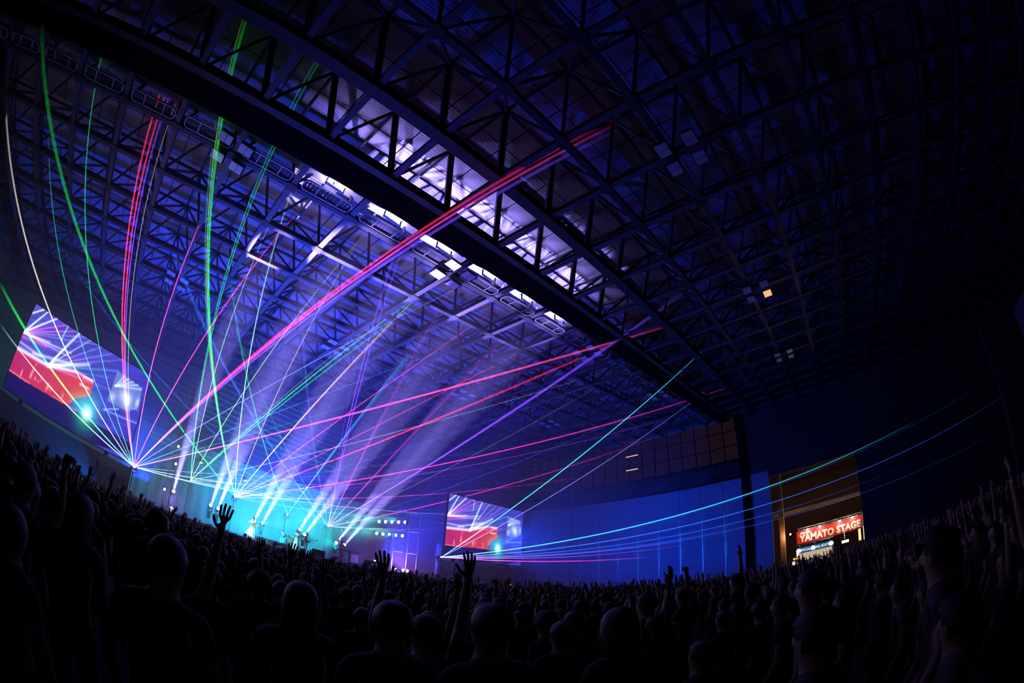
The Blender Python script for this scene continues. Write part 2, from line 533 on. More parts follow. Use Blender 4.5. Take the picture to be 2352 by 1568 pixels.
# horizontal wind truss along the end wall with fans of struts
wt = thing('wall_truss', 'dark lattice truss running along the end wall below the windows', 'wall truss')
MB().beam((U_END - 1.3, 11.9, 17.0), (U_END - 1.3, V_BACK - .5, 17.0), .3, .3).build('top_chord', M_dark, wt)
MB().beam((U_END - .2, 11.9, 14.75), (U_END - .2, V_BACK - .5, 14.75), .25, .25).build('bottom_chord', M_dark, wt)
st = MB()
for q in (-3.3, -1.65, 0, 1.65, 3.3): st.tube((U_END - .2, 0, 14.75), (U_END - 1.3, q, 17.0), .07, 6)
stm = st.mesh('strut_fan', M_dark)
for i in range(5): link('strut_fan', stm, wt, (0, 15.3 + 6.2 * i, 0))
tubes_on = emat('tube_warm', lin((255, 200, 170)), 1.6)
for i, z in enumerate((21.75, 19.5)):
    a = at_u(1438, 1050 if i == 0 else 1081, U_END - .25); b = at_u(1465, 1044 if i == 0 else 1076, U_END - .25)
    t_ = thing('tube_lamp', 'warm white tube lamp, %s of two on the end wall windows' % ('upper' if i == 0 else 'lower'), 'lamp', a)
    MB().tube((0, 0, 0), b - a, .07, 8).build('tube', tubes_on, t_)
    MB().beam(Vector((.12, 0, .06)), b - a + Vector((.12, 0, .06)), .12, .12).build('fitting', M_dark, t_)

wb = thing('wall_back', 'wall behind the stage with horizontal louvres', None, kind='structure')
MB().box(((U_LEFT + U_END) / 2, V_BACK + .3, 12), (U_END - U_LEFT + 1, .4, 30)).build('cladding', M_backw, wb)
lv = MB().box((0, 0, 0), (U_END - U_LEFT, .35, .12), Matrix.Rotation(.5, 3, 'X')).mesh('louvre', M_backw)
for i in range(22): link('louvre', lv, wb, ((U_LEFT + U_END) / 2, V_BACK - .05, 9.2 + .62 * i))
struct('wall_left', MB().box((U_LEFT - .3, 5, 12), (.5, 88, 30)), M_wall)
struct('wall_rear', MB().box(((U_LEFT + U_END) / 2, V_REAR - .3, 14), (U_END - U_LEFT + 1, .5, 30)), M_wall)
# side wall columns on the left and faint vertical joints on the right-hand walls
for i in range(9):
    y = V_REAR + 6 + 8 * i
    struct('trim_%d' % (i + 1), MB().box((U_LEFT + .3, y, 8), (.7, .5, 16)), M_wall)

# ---- neighbouring hall seen through the opening
nh = thing('wall_next_hall', 'tan walls of the neighbouring hall seen through the opening', None, kind='structure')
MB().box((128, 5, 12), (.5, 70, 28)).build('far_wall', M_tan, nh)
MB().box((94, 40, 12), (68, .5, 28)).build('side_wall', M_tan, nh)
MB().box((94, -30, 12), (68, .5, 28)).build('side_wall', M_tan, nh)
MB().box((94, 5, 24), (69, 71, .5)).build('roof_slab', M_tan, nh)
MB().box((90, 10.2, 10), (1.2, 1.0, 20)).build('column', M_tan, nh)
MB().box((97, 0, 12.2), (1.0, 40, .8)).build('tie_beam', M_tan, nh)

# ================================================================== STAGE
SC = 12.7                                            # stage centre line
sg = thing('stage_platform', 'wide raised stage platform with dark vinyl deck and skirt', 'stage')
MB().box((SC, 38.2, DECK - .1), (27.6, 16.2, .2)).build('deck', M_deck, sg)
sk = MB()
n = 90
for i in range(n):
    x0 = SC - 13.7 + 27.4 * i / n; x1 = SC - 13.7 + 27.4 * (i + 1) / n
    y0 = 30.14 + (.05 if i % 2 else 0); y1 = 30.14 + (0 if i % 2 else .05)
    sk.add([(x0, y0, 0), (x1, y1, 0), (x1, y1, DECK - .2), (x0, y0, DECK - .2)], [(0, 1, 2, 3)])
sk.build('skirt', M_black, sg)
MB().box((SC, 30.06, DECK - .05), (27.6, .08, .14)).build('edge_trim', M_galv, sg)
MB().box((14.6, 41, DECK + .2), (4.4, 3.2, .4)).build('drum_riser', M_deck, sg)
cy = MB(); n = 120
for i in range(n):
    x0 = SC - 14.6 + 29.2 * i / n; x1 = SC - 14.6 + 29.2 * (i + 1) / n
    y0 = 46.2 + .09 * math.sin(i * 1.3); y1 = 46.2 + .09 * math.sin((i + 1) * 1.3)
    cy.add([(x0, y0, DECK - .2), (x1, y1, DECK - .2), (x1, y1, 9.2), (x0, y0, 9.2)], [(0, 1, 2, 3)])
bd = cy.build('backdrop_curtain', M_cyc, None, True)
tag(bd, 'pleated pale backdrop curtain washed in cyan light behind the band', 'curtain')
bp = thing('backdrop_pipe', 'horizontal truss pipe carrying the backdrop curtain', 'pipe', (0, 0, 0))
MB().tube((SC - 14.8, 46.2, 9.25), (SC + 14.8, 46.2, 9.25), .06, 8).build('pipe', M_dark, bp)
for x in (SC - 12, SC, SC + 12): MB().tube((x, 46.2, 9.25), (x, 46.2, z_roof(x)), .015, 5).build('hanging_wire', M_dark, bp)


def box_truss(name, p0, p1, label, size=.4, bays=8, cat='truss', m=M_galv, group=None):
    """square lattice truss: four chords and zigzag lacing"""
    p0, p1 = Vector(p0), Vector(p1)
    t_ = thing(name, label, cat, p0, group=group)
    d = p1 - p0; _, _, x, y = MB().frame(p0, p1)
    cs = [x * (a * size / 2) + y * (b * size / 2) for a, b in ((-1, -1), (1, -1), (1, 1), (-1, 1))]
    for c in cs: MB().tube(c, c + d, .025, 6).build('chord', m, t_)
    for i in range(bays):
        lc = MB()
        for q in range(4):
            a, b = cs[q], cs[(q + 1) % 4]
            lc.tube(a + d * (i / bays), b + d * ((i + 1) / bays), .013, 5)
        tag(lc.build('lacing', m, t_), kind='stuff')
    return t_


# the truss that carries the hung lamps, and its motors' wires
ft = box_truss('lighting_truss', (SC - 13, 42, 7.6), (SC + 13, 42, 7.6), 'lighting truss hung high above the back of the stage', .45, 26)
for x in (2, 9, 17, 24): MB().tube((x, 0, 0), (x, 0, z_roof(x - .3) - 7.6), .02, 5).build('hanging_wire', M_dark, ft)


# ---- moving heads (their shafts show in the haze)
lens_on = emat('moving_head_lens', (.95, .9, 1.0), 9.0)


def moving_head(px, target_px, label, v=42.0, down=False, power=340000, cone=3.4, tgt=None, col=LAV):
    p = at_v(*px, v)
    tg = tgt if tgt is not None else at_roof(*target_px, .5)
    t_ = thing('moving_head_light', label, 'stage light', p, group='moving head lights of the stage')
    d = (tg - p).normalized()
    if not down:
        MB().box((0, 0, -.52), (.42, .42, .2)).build('base', M_black, t_)
        for sx in (-1, 1): MB().box((sx * .22, 0, -.2), (.06, .16, .5)).build('yoke_arm', M_black, t_)
        MB().box((0, 0, -1.13 + .26), (.3, .3, .5)).build('riser', M_dark, t_)
    else:
        MB().box((0, 0, .35), (.36, .36, .16)).build('base', M_black, t_)
        for sx in (-1, 1): MB().box((sx * .2, 0, .12), (.06, .14, .4)).build('yoke_arm', M_black, t_)
    MB().tube(d * -.3, d * .2, .15, 12, .17).build('head', M_black, t_, True)
    MB().tube(d * .2, d * .24, .155, 14).build('lens', lens_on, t_)
    q = d * .3
    sp = lamp('spot', 'SPOT', q, power, col, t_, spot_size=cone * 2 * D2R, spot_blend=.35, shadow_soft_size=.12)
    sp.rotation_euler = d.to_track_quat('-Z', 'Y').to_euler()
    return t_


for i, (a, b, lab) in enumerate((
        ((398, 1131), (640, 545), 'moving head beaming up beside the left speaker tower'),
        ((483, 1163), (800, 545), 'moving head beaming up, left of the close left pair'),
        ((500, 1170), (840, 545), 'moving head beaming up, right of the close left pair'),
        ((583, 1198), (950, 600), 'moving head beaming up right behind the guitarist'),
        ((602, 1203), (985, 615), 'moving head beaming up just right of the guitarist'),
        ((687, 1218), (1085, 660), 'moving head beaming up behind the long skirted singer'),
        ((698, 1230), (1130, 690), 'moving head beaming up behind the player at the mic stand'),
        ((771, 1248), (1205, 728), 'moving head beaming up left of the keyboard player'),
        ((789, 1253), (1240, 745), 'moving head beaming up right of the keyboard player'))):
    moving_head(a, b, lab)
for a, tgt, lab in (((462, 1057), at_v(466, 1208, 42), 'hung moving head beaming straight down over stage left'),
                    ((562, 1098), at_v(600, 1235, 41), 'hung moving head beaming down towards the drums'),
                    ((751, 1160), at_v(800, 1290, 41), 'hung moving head beaming down over the keyboard player')):
    moving_head(a, None, lab, down=True, tgt=tgt, power=12000, cone=2.6, col=(.75, .8, 1))

# ---- fill lamps added on the stage edge to brighten the players
for i, (x, tp) in enumerate(((8.2, (9.8, 34.2, 2.9)), (13.6, (14.6, 36.0, 2.7)), (18.9, (17.8, 33.4, 2.9)))):
    t_ = thing('added_fill_lamp', ('left', 'middle', 'right')[i] + ' fill lamp added on the stage edge', 'stage light', (x, 30.35, DECK + .16))
    d = (Vector(tp) - t_.location).normalized()
    MB().tube(d * -.12, d * .1, .1, 12, .13).build('can', M_black, t_, True); MB().tube(d * .1, d * .12, .11, 12).build('lens', emat('fill_lamp_lens', (.5, 1, .95), 1.2), t_)
    MB().path([(-.16, 0, 0), (-.16, 0, -.14), (.16, 0, -.14), (.16, 0, 0)], .02, 6).build('bracket', M_dark, t_)
    sp = lamp('spot', 'SPOT', d * .2, (2800, 9000, 3600)[i], (.32, 1.0, .9), t_, spot_size=50 * D2R, spot_blend=.8, shadow_soft_size=.08)
    sp.rotation_euler = d.to_track_quat('-Z', 'Y').to_euler()

# ---- laser projectors
SRC = [at_v(308, 1072, 31), at_v(438, 1103, 43.4), at_v(540, 1141, 43.4), at_v(660, 1182, 43.4), at_v(754, 1208, 43.4), at_v(1014, 1279, 31)]
PAL = dict(g=(0, 235, 70), G=(10, 190, 90), t=(0, 175, 130), c=(40, 210, 235), b=(20, 90, 220), B=(0, 70, 190), l=(130, 140, 255), p=(110, 50, 250), v=(150, 50, 220),
           m=(255, 40, 190), r=(235, 15, 75), k=(255, 60, 150), w=(225, 235, 255), y=(200, 240, 120), s=(170, 160, 150), e=(190, 255, 225))
# (end pixel x, y, colour, start width, end width in cm, brightness near, brightness far)
L1 = [(0, 743, 'e', 5, 9, 1.2, .25), (0, 650, 'g', 5, 22, 1.3, .35), (14, 140, 's', 6, 22, 1.3, .10), (112, 290, 't', 4, 8, 1.0, .12), (262, 20, 'G', 4, 8, 1.0, .10),
      (402, 120, 'r', 6, 15, 1.4, .14), (417, 120, 'r', 6, 14, 1.3, .12), (428, 120, 'p', 5, 12, 1.0, .10), (438, 150, 's', 3, 7, .8, .1), (505, 415, 'k', 5, 10, 1.1, .15), (690, 480, 'm', 5, 10, 1.1, .2),
      (1420, 270, 'r', 7, 20, 1.0, .005), (1418, 284, 'm', 7, 16, 1.1, .005), (1416, 300, 'p', 7, 22, 1.0, .02), (905, 575, 'v', 5, 9, .9, .15), (1150, 615, 'l', 5, 9, .6, .08), (1100, 775, 'b', 6, 10, .9, .08),
      (1545, 745, 'k', 6, 24, 1.3, .12), (1100, 1078, 'l', 4, 6, .7, .12), (1240, 1182, 'w', 4, 6, 1.2, .25), (640, 1122, 'e', 4, 5, 1.3, .5), (1040, 1188, 'c', 4, 6, .8, .2), (1010, 870, 't', 4, 7, .5, .08)]
L2 = [(752, 95, 't', 4, 9, 1.4, .10), (762, 95, 'G', 4, 9, 1.4, .10), (640, 470, 'e', 4, 6, 1.1, .2), (835, 540, 'y', 4, 7, 1.2, .15), (1000, 650, 'g', 5, 16, 1.0, .14), (1020, 655, 'G', 5, 14, 1.0, .14), (965, 660, 's', 3, 5, .9, .2),
      (1400, 850, 's', 4, 9, 1.2, .10), (1110, 1094, 'k', 4, 6, .8, .2), (850, 1160, 'e', 4, 5, 1.0, .3), (1250, 1010, 'c', 4, 8, .5, .08), (1180, 1060, 'l', 4, 6, .4, .08)]
L3 = [(98, 120, 'g', 7, 20, 1.2, .0), (580, 0, 'g', 8, 22, 1.6, .07), (572, 0, 'y', 5, 8, 1.3, .07), (532, 110, 't', 5, 12, 1.2, .08), (690, 380, 'e', 5, 11, 1.2, .12), (850, 510, 's', 5, 9, 1.4, .15),
      (985, 660, 'k', 5, 8, 1.2, .2), (1000, 640, 'y', 5, 12, 1.3, .15), (1700, 880, 'm', 6, 24, 1.3, .10), (1400, 1085, 'k', 5, 9, 1.2, .14), (1165, 692, 'm', 5, 9, 1.2, .15), (1250, 780, 'k', 5, 8, 1.1, .12),
      (1490, 752, 'r', 6, 26, 1.3, .10), (1100, 1203, 'c', 4, 6, .9, .15), (1000, 1196, 'c', 4, 5, .9, .2), (1640, 930, 'v', 5, 14, .7, .10), (1330, 1035, 'v', 4, 8, .6, .1), (1500, 830, 'b', 5, 12, .5, .06)]
L4 = [(522, 570, 't', 7, 22, 1.0, .06), (1010, 735, 'B', 7, 30, 1.2, .12), (1002, 735, 'c', 4, 10, .9, .05), (640, 840, 'l', 3, 5, .5, .08), (1080, 1110, 'v', 3, 6, .4, .1), (1200, 1000, 'b', 3, 7, .4, .08)]
L5 = [(100, 490, 'b', 5, 10, 1.6, .08), (352, 440, 'B', 8, 34, 1.7, .14), (520, 690, 't', 4, 7, .9, .10), (690, 430, 'b', 4, 6, .9, .10), (697, 430, 'l', 3, 5, .8, .08), (955, 440, 'p', 6, 14, 1.3, .2), (972, 440, 'p', 6, 14, 1.2, .2),
      (880, 590, 'p', 4, 6, .8, .12), (1078, 590, 'm', 4, 6, .9, .12), (1086, 592, 'v', 4, 6, .9, .12), (1228, 690, 'v', 4, 6, .9, .12), (1236, 692, 'm', 4, 6, .9, .12), (1570, 672, 'p', 8, 32, 1.6, .14),
      (1500, 1005, 'm', 6, 14, 1.4, .12), (1020, 1215, 'w', 4, 6, .8, .25), (1010, 1222, 'e', 4, 6, .6, .2), (1420, 860, 's', 3, 7, .5, .08), (1560, 900, 'b', 4, 10, .6, .08)]
L6 = [(1625, 795, 'c', 7, 12, 1.5, .08), (1645, 880, 'l', 4, 8, 1.1, .07), (2100, 968, 'c', 8, 18, 1.6, .06), (2340, 885, 'b', 7, 14, 1.4, .05), (1620, 1232, 'p', 6, 12, 1.0, .10), (1580, 1250, 'v', 6, 12, 1.1, .10), (1500, 1278, 'm', 8, 16, 1.2, .05),
      (2100, 1060, 'B', 4, 12, .7, .05), (2340, 960, 'b', 4, 10, .6, .03), (1900, 1140, 'b', 4, 10, .6, .05), (2340, 820, 'b', 4, 10, .35, .03), (1760, 1195, 'b', 4, 8, .6, .06)]


LGAIN = 2.9


def laser(i, name_label, beams):
    p = SRC[i]
    t_ = thing('laser_projector', name_label, 'laser projector', p, group='show lasers along the stage')
    MB().box((0, .28, -.02), (.42, .5, .26)).build('housing', M_black, t_)
    MB().box((0, .02, 0), (.14, .04, .1)).build('aperture', emat('aperture_white', (1, .95, 1), 14.0), t_)
    for sx in (-1, 1): MB().box((sx * .24, .28, -.16), (.04, .12, .36)).build('yoke_arm', M_dark, t_)
    MB().box((0, .28, -.36), (.52, .3, .05)).build('base_plate', M_dark, t_)
    MB().tube((0, .28, -.38), (0, .28, DECK - p.z), .04, 8).build('stand_pole', M_dark, t_)
    MB().lathe((0, .28, DECK - p.z), [(.32, 0), (.32, .03), (.05, .05)], 12).build('stand_foot', M_dark, t_)
    n, seg = 6, 10
    for bx, by, col, w0, w1, s0, s1 in beams:
        q = hall_hit(bx, by)
        if i == 0 and bx < 130: q = CAM + (q - CAM) * min(1, 23.0 / max(q.y, .1))     # passes in front of the left screen
        if i == 2 and bx < 150: q = p + (CAM + (q - CAM) * .6 - p) * 1.03                  # passes in front of the screen corner
        q = q - p; L = q.length
        c = np.array(lin(PAL[col])) * 1.1 + .02
        vs, cols = [], []
        _, _, x, y = MB().frame((0, 0, 0), q)
        fs = []
        for k in range(seg + 1):
            s_ = (k / seg) ** 1.7
            r = .005 * (w0 * .42 + (w1 * .8 - w0 * .42) * s_)
            b = LGAIN * (.35 * s1 + (s0 - .35 * s1) * math.exp(-L * s_ / 17.5)) * (1 - s_) ** .9
            near = max(0.0, 1 - L * s_ / 9)                   # over-exposed close to the aperture
            cc = c * b + np.array((.5, .55, .6)) * .55 * near * s0
            for a in range(n):
                th = 2 * math.pi * a / n
                vs.append(q * s_ + (x * math.cos(th) + y * math.sin(th)) * r)
                cols.append((*cc, 1))
        for k in range(seg):
            for a in range(n): fs.append((k * n + a, k * n + (a + 1) % n, (k + 1) * n + (a + 1) % n, (k + 1) * n + a))
        me = bpy.data.meshes.new('laser_beam'); me.from_pydata([tuple(v_) for v_ in vs], [], fs); me.materials.append(M_laser)
        at_ = me.color_attributes.new('Col', 'FLOAT_COLOR', 'POINT')
        at_.data.foreach_set('color', np.array(cols, dtype=np.float32).ravel())
        link('laser_beam', me, t_)
    return t_


for i, (lab, bm_) in enumerate((('laser projector under the left screen fanning green, red and magenta beams', L1), ('leftmost laser projector at the stage back, beams green and white', L2),
                                ('second laser projector at the stage back, thick green and pink beams', L3), ('third laser projector at the stage back, few cyan beams', L4),
                                ('rightmost laser projector at the stage back, blue and purple beams', L5), ('laser projector at the right screen corner, cyan beams', L6))):
    laser(i, lab, bm_)


# ---- video screens (the picture is painted point by point on the LED wall)
SX0, SX1, SZ0, SZ1 = -12.2, -1.1, 3.7, 9.8
NX, NY = 256, 144


def scr(zx, zy):
    """zoom coordinates on the left screen -> picture coordinates (column, row)"""
    p = at_v(zx / 4.9, 680 + zy / 4.9, V_SCR)
    return np.array(((p.x - SX0) / (SX1 - SX0) * (NX - 1), (SZ1 - p.z) / (SZ1 - SZ0) * (NY - 1)))


def screen_picture():
    yy, xx = np.mgrid[0:NY, 0:NX].astype(float)
    img = np.zeros((NY, NX, 3))
    top = np.array(lin((96, 96, 232))); low = np.array(lin((66, 66, 220)))
    img[:] = top + (low - top) * np.clip(xx / NX, 0, 1)[..., None]
    img *= (1 + .25 * np.sin(xx * .11 + yy * .35) * np.sin(yy * .22))[..., None]

    def poly(pts):
        q = [scr(*p) for p in pts]; ins = np.zeros((NY, NX), bool); j = len(q) - 1
        for i in range(len(q)):
            (x0, y0), (x1, y1) = q[i], q[j]
            ins ^= ((y0 > yy) != (y1 > yy)) & (xx < (x1 - x0) * (yy - y0) / (y1 - y0 + 1e-9) + x0); j = i
        return ins

    def line(a, b, wd, col, k, k1=None):
        a, b = scr(*a), scr(*b); d_ = b - a; L2 = d_ @ d_
        t_ = np.clip(((xx - a[0]) * d_[0] + (yy - a[1]) * d_[1]) / L2, 0, 1)
        r2 = (xx - a[0] - t_ * d_[0]) ** 2 + (yy - a[1] - t_ * d_[1]) ** 2
        kk = k if k1 is None else k + (k1 - k) * t_
        img[:] += (np.exp(-r2 / (2 * (.75 * wd) ** 2)) * kk)[..., None] * np.array(lin(col))

    def blob(c, sx, sy, col, k):
        c = scr(*c)
        img[:] += (np.exp(-((xx - c[0]) / sx) ** 2 - ((yy - c[1]) / sy) ** 2) * k)[..., None] * np.array(lin(col))

    dark = poly([(95, 830), (330, 985), (700, 1190), (880, 1300), (1000, 1400), (1300, 1560), (1560, 1700), (1500, 1800), (-100, 1200)])
    img[dark] = np.array(lin((26, 14, 110)))
    red = poly([(190, 590), (545, 780), (860, 850), (1060, 960), (1010, 1120), (850, 1150), (760, 1230), (330, 985), (95, 830)])
    g = np.clip(xx / (NX * .55), 0, 1)[..., None]
    rc = np.array(lin((215, 40, 130))) * (1 - g) + np.array(lin((250, 72, 96))) * g
    img[red] = rc[red]
    blob((980, 1290), 17, 22, (0, 215, 150), 1.3); blob((975, 1320), 7, 8, (220, 255, 235), 2.2); blob((870, 1180), 14, 12, (0, 190, 140), .5)
    A, B = (265, 405), (545, 780)
    for e, c, k, wd in (((545, 175), (240, 250, 255), 1.6, 1.2), ((650, 250), (250, 250, 255), 1.6, 1.2), ((760, 322), (255, 70, 190), 1.0, 1.1), ((870, 395), (255, 90, 190), 1.0, 1.1), ((985, 465), (200, 170, 255), .5, 1.0),
                        ((1110, 548), (190, 180, 255), .4, 1.0), ((800, 640), (210, 240, 230), 1.0, 1.2), ((760, 670), (255, 170, 220), .9, 1.3), ((560, 520), (255, 200, 240), 1.0, 1.6)):
        line(A, e, wd, c, k * 1.3, k * .7)
    line((370, 190), (500, 150), 1.2, (235, 250, 255), 1.4)
    for e, c, k, wd in (((900, 415), (235, 255, 250), 1.7, 1.6), ((1025, 495), (190, 230, 255), .9, 1.2), ((1150, 570), (190, 190, 255), .6, 1.1), ((1275, 645), (200, 170, 255), .6, 1.1), ((1400, 715), (190, 160, 250), .5, 1.1),
                        ((1000, 770), (235, 250, 255), 1.5, 2.2), ((1330, 840), (60, 180, 210), .8, 1.6), ((1220, 920), (60, 170, 220), .7, 1.3), ((1240, 1050), (130, 150, 255), .6, 1.6)):
        line(B, e, wd, c, k * 1.2, k * .5)
    line((690, 490), (770, 335), 1.1, (150, 235, 250), 1.0)
    line((190, 572), B, 2.6, (240, 235, 255), 1.3); line(B, (860, 850), 2.2, (255, 225, 245), 1.2); line((860, 850), (1040, 950), 1.8, (255, 200, 230), .9)
    line((225, 510), (460, 680), 1.6, (235, 190, 245), .9); line((250, 450), (520, 560), 2.2, (245, 80, 170), .7); line((370, 640), (800, 760), 2.0, (225, 235, 250), .8)
    for i in range(5):
        t_ = i / 4
        blob((945 + 95 * t_, 908 + 46 * t_), 1.6, 1.4, (255, 240, 235), 1.5); blob((905 + 85 * t_, 990 + 50 * t_), 1.6, 1.4, (255, 240, 235), 1.4)
    for c, sx, sy, k in (((240, 870), 1.2, 6, 1.0), ((375, 830), 1.6, 4, .7), ((350, 885), 2.2, 5, .8), ((395, 925), 2, 3, .5), ((470, 925), 1.5, 4, .5), ((545, 1010), 3, 4, .6), ((525, 1035), 1.5, 4, .7), ((700, 1130), 2, 6, .5), ((580, 1040), 1.4, 4, .5), ((410, 770), 1.2, 1.4, 1.0), ((430, 960), 1.5, 2, .5)):
        blob(c, sx, sy, (255, 205, 130), k)
    line((95, 822), (330, 980), .9, (255, 150, 60), .9); line((600, 1130), (860, 1290), .9, (255, 130, 60), .6)
    ns = poly([(1325, 838), (1600, 1030), (1560, 1255), (1445, 1300), (1205, 1175)])
    img[ns] = np.array(lin((120, 150, 245)))
    for e in ((1400, 900), (1450, 930), (1500, 965), (1550, 1000), (1590, 1050)): line((1300, 1010), e, 1.2, (225, 240, 255), .7)
    blob((1410, 1130), 10, 9, (235, 245, 255), .8); blob((1430, 1190), 6, 9, (255, 245, 230), .8); blob((1270, 1130), 5, 6, (255, 255, 255), .5); blob((1545, 1200), 3, 7, (230, 245, 255), .8)
    line((1170, 1275), (1550, 1435), 1.2, (130, 170, 255), .9); line((1170, 1273), (1330, 1268), 1.2, (150, 190, 255), .9); line((1480, 1255), (1555, 1285), 1.0, (120, 190, 255), .6)
    return np.clip(img, 0, 2.5)


PIC = screen_picture()


def screen_mesh():
    W_, H_ = SX1 - SX0, SZ1 - SZ0
    vs = [(W_ * (i / (NX - 1) - .5), 0, H_ * (.5 - j / (NY - 1))) for j in range(NY) for i in range(NX)]
    fs = [(j * NX + i, j * NX + i + 1, (j + 1) * NX + i + 1, (j + 1) * NX + i) for j in range(NY - 1) for i in range(NX - 1)]
    me = bpy.data.meshes.new('picture'); me.from_pydata(vs, [], fs)
    a_ = me.color_attributes.new('Col', 'FLOAT_COLOR', 'POINT')
    a_.data.foreach_set('color', np.concatenate([PIC.reshape(-1, 3), np.ones((NX * NY, 1))], 1).astype(np.float32).ravel())
    m = bpy.data.materials.new('led_picture'); m.use_nodes = True; nt = m.node_tree; nt.nodes.remove(nt.nodes['Principled BSDF'])
    at_ = nt.nodes.new('ShaderNodeAttribute'); at_.attribute_name = 'Col'; e = nt.nodes.new('ShaderNodeEmission'); e.inputs[1].default_value = .95
    nt.links.new(at_.outputs['Color'], e.inputs[0]); nt.links.new(e.outputs[0], nt.nodes['Material Output'].inputs[0])
    m.cycles.emission_sampling = 'NONE'
    me.materials.append(m)
    return me


scm = screen_mesh()
for x, lab in (((SX0 + SX1) / 2, 'large LED video screen on the left showing the red and white lit stage'), (31.75, 'smaller looking LED video screen right of the stage with the same picture')):
    t_ = thing('video_screen', lab, 'screen', (x, V_SCR, (SZ0 + SZ1) / 2), group='LED screens flanking the stage')
    W_, H_ = SX1 - SX0, SZ1 - SZ0
    if x > 0: W_ = 10.7
    pc = link('picture', scm, t_)
    if x > 0: pc.scale = (10.7 / (SX1 - SX0), 1, 1)
    MB().box((0, .12, 0), (W_ + .1, .2, H_ + .1)).build('cabinet', M_black, t_)
    for z in (-1, 1): MB().box((0, .02, z * (H_ / 2 + .03)), (W_ + .14, .08, .06)).build('bezel', M_dark, t_)
    for sx in (-1, 1):
        MB().box((sx * (W_ / 2 + .03), .02, 0), (.06, .08, H_ + .12)).build('bezel', M_dark, t_)
        MB().beam((sx * W_ * .35, .5, H_ / 2), (sx * W_ * .35, .5, -(SZ0 + SZ1) / 2), .3, .3).build('support_mast', M_dark, t_)
for x, wd, lab in ((-6.6, 12.0, 'black drape hanging below the left video screen'), (32.0, 11.4, 'black masking wall below the right video screen')):
    o = MB().box((x, V_SCR + .35, 1.7), (wd, .2, 3.4)).build('masking_drape', M_drape); tag(o, lab, 'drape')

# ---- towers, lamps, speakers
t_ = thing('added_drape_lamp', 'added blue fill lamp washing the drape under the left screen', 'stage light', (-1.4, 29.6, .2))  # added lamp that brings blue into the dark area below the screen
MB().tube((.15, 0, 0), (-.1, .02, .08), .1, 12, .14).build('can', M_black, t_, True); MB().tube((-.1, .02, .08), (-.12, .02, .085), .12, 12).build('lens', emat('drape_fill_lens', (.1, .4, 1), 4), t_)
MB().path([(0, -.17, 0), (0, -.17, -.18), (0, .17, -.18), (0, .17, 0)], .02, 6).build('bracket', M_dark, t_)
sp = lamp('drape_fill_spot', 'SPOT', (-.15, .03, .1), 3500, (.0, .22, .8), t_, spot_size=70 * D2R, spot_blend=1.0, shadow_soft_size=.1)
sp.rotation_euler = Vector((-6, 1.9, 1.6)).to_track_quat('-Z', 'Y').to_euler()
lt = box_truss('tower_truss', (2.25, 31.2, DECK), (2.25, 31.2, 10.2), 'slim lattice tower at the left stage corner', .45, 14)
rt = thing('scaffold_tower', 'open scaffold tower at the right stage corner', 'scaffold', (24.2, 33, DECK))
for x in (-.85, .75):
    for y in (0, 1.6): MB().tube((x, y, 0), (x, y, 5.9), .035, 6).build('upright', M_galv, rt)
for z in (1.9, 4.0, 5.85):
    for y in (0, 1.6): MB().tube((-.85, y, z), (.75, y, z), .03, 6).build('ledger', M_galv, rt)
    for x in (-.85, .75): MB().tube((x, 0, z), (x, 1.6, z), .03, 6).build('ledger', M_galv, rt)
for z0, z1 in ((1.9, 4.0), (4.0, 5.85)): MB().tube((-.85, 0, z0), (.75, 0, z1), .025, 6).build('brace', M_galv, rt)
for i, x in enumerate((21.9, 27.6)):
    o = box_truss('leg_truss', (x, 33.2, 0 if x > 26 else DECK), (x, 33.2, 5.0), '%s lattice post beside the scaffold tower' % ('left' if i == 0 else 'right'), .25, 6)
wl = emat('lamp_white', (.85, .95, 1), 8)
for a, lab in (((410, 1025), 'top small lamp on the left lattice tower'), ((404, 1065), 'middle small lamp on the left lattice tower'), ((378, 1123), 'lowest small lamp left of the lattice tower')):
    p = at_v(*a, 30.9); t_ = thing('spot_lamp', lab, 'stage light', p)
    MB().tube((0, .3, .05), (0, .02, 0), .1, 10, .12).build('can', M_black, t_); MB().tube((0, .02, 0), (0, -.01, 0), .09, 10).build('lens', wl, t_)
    MB().path([(-.14, .1, 0), (-.14, .1, .22), (.14, .1, .22), (.14, .1, 0)], .015, 5).build('bracket', M_dark, t_)

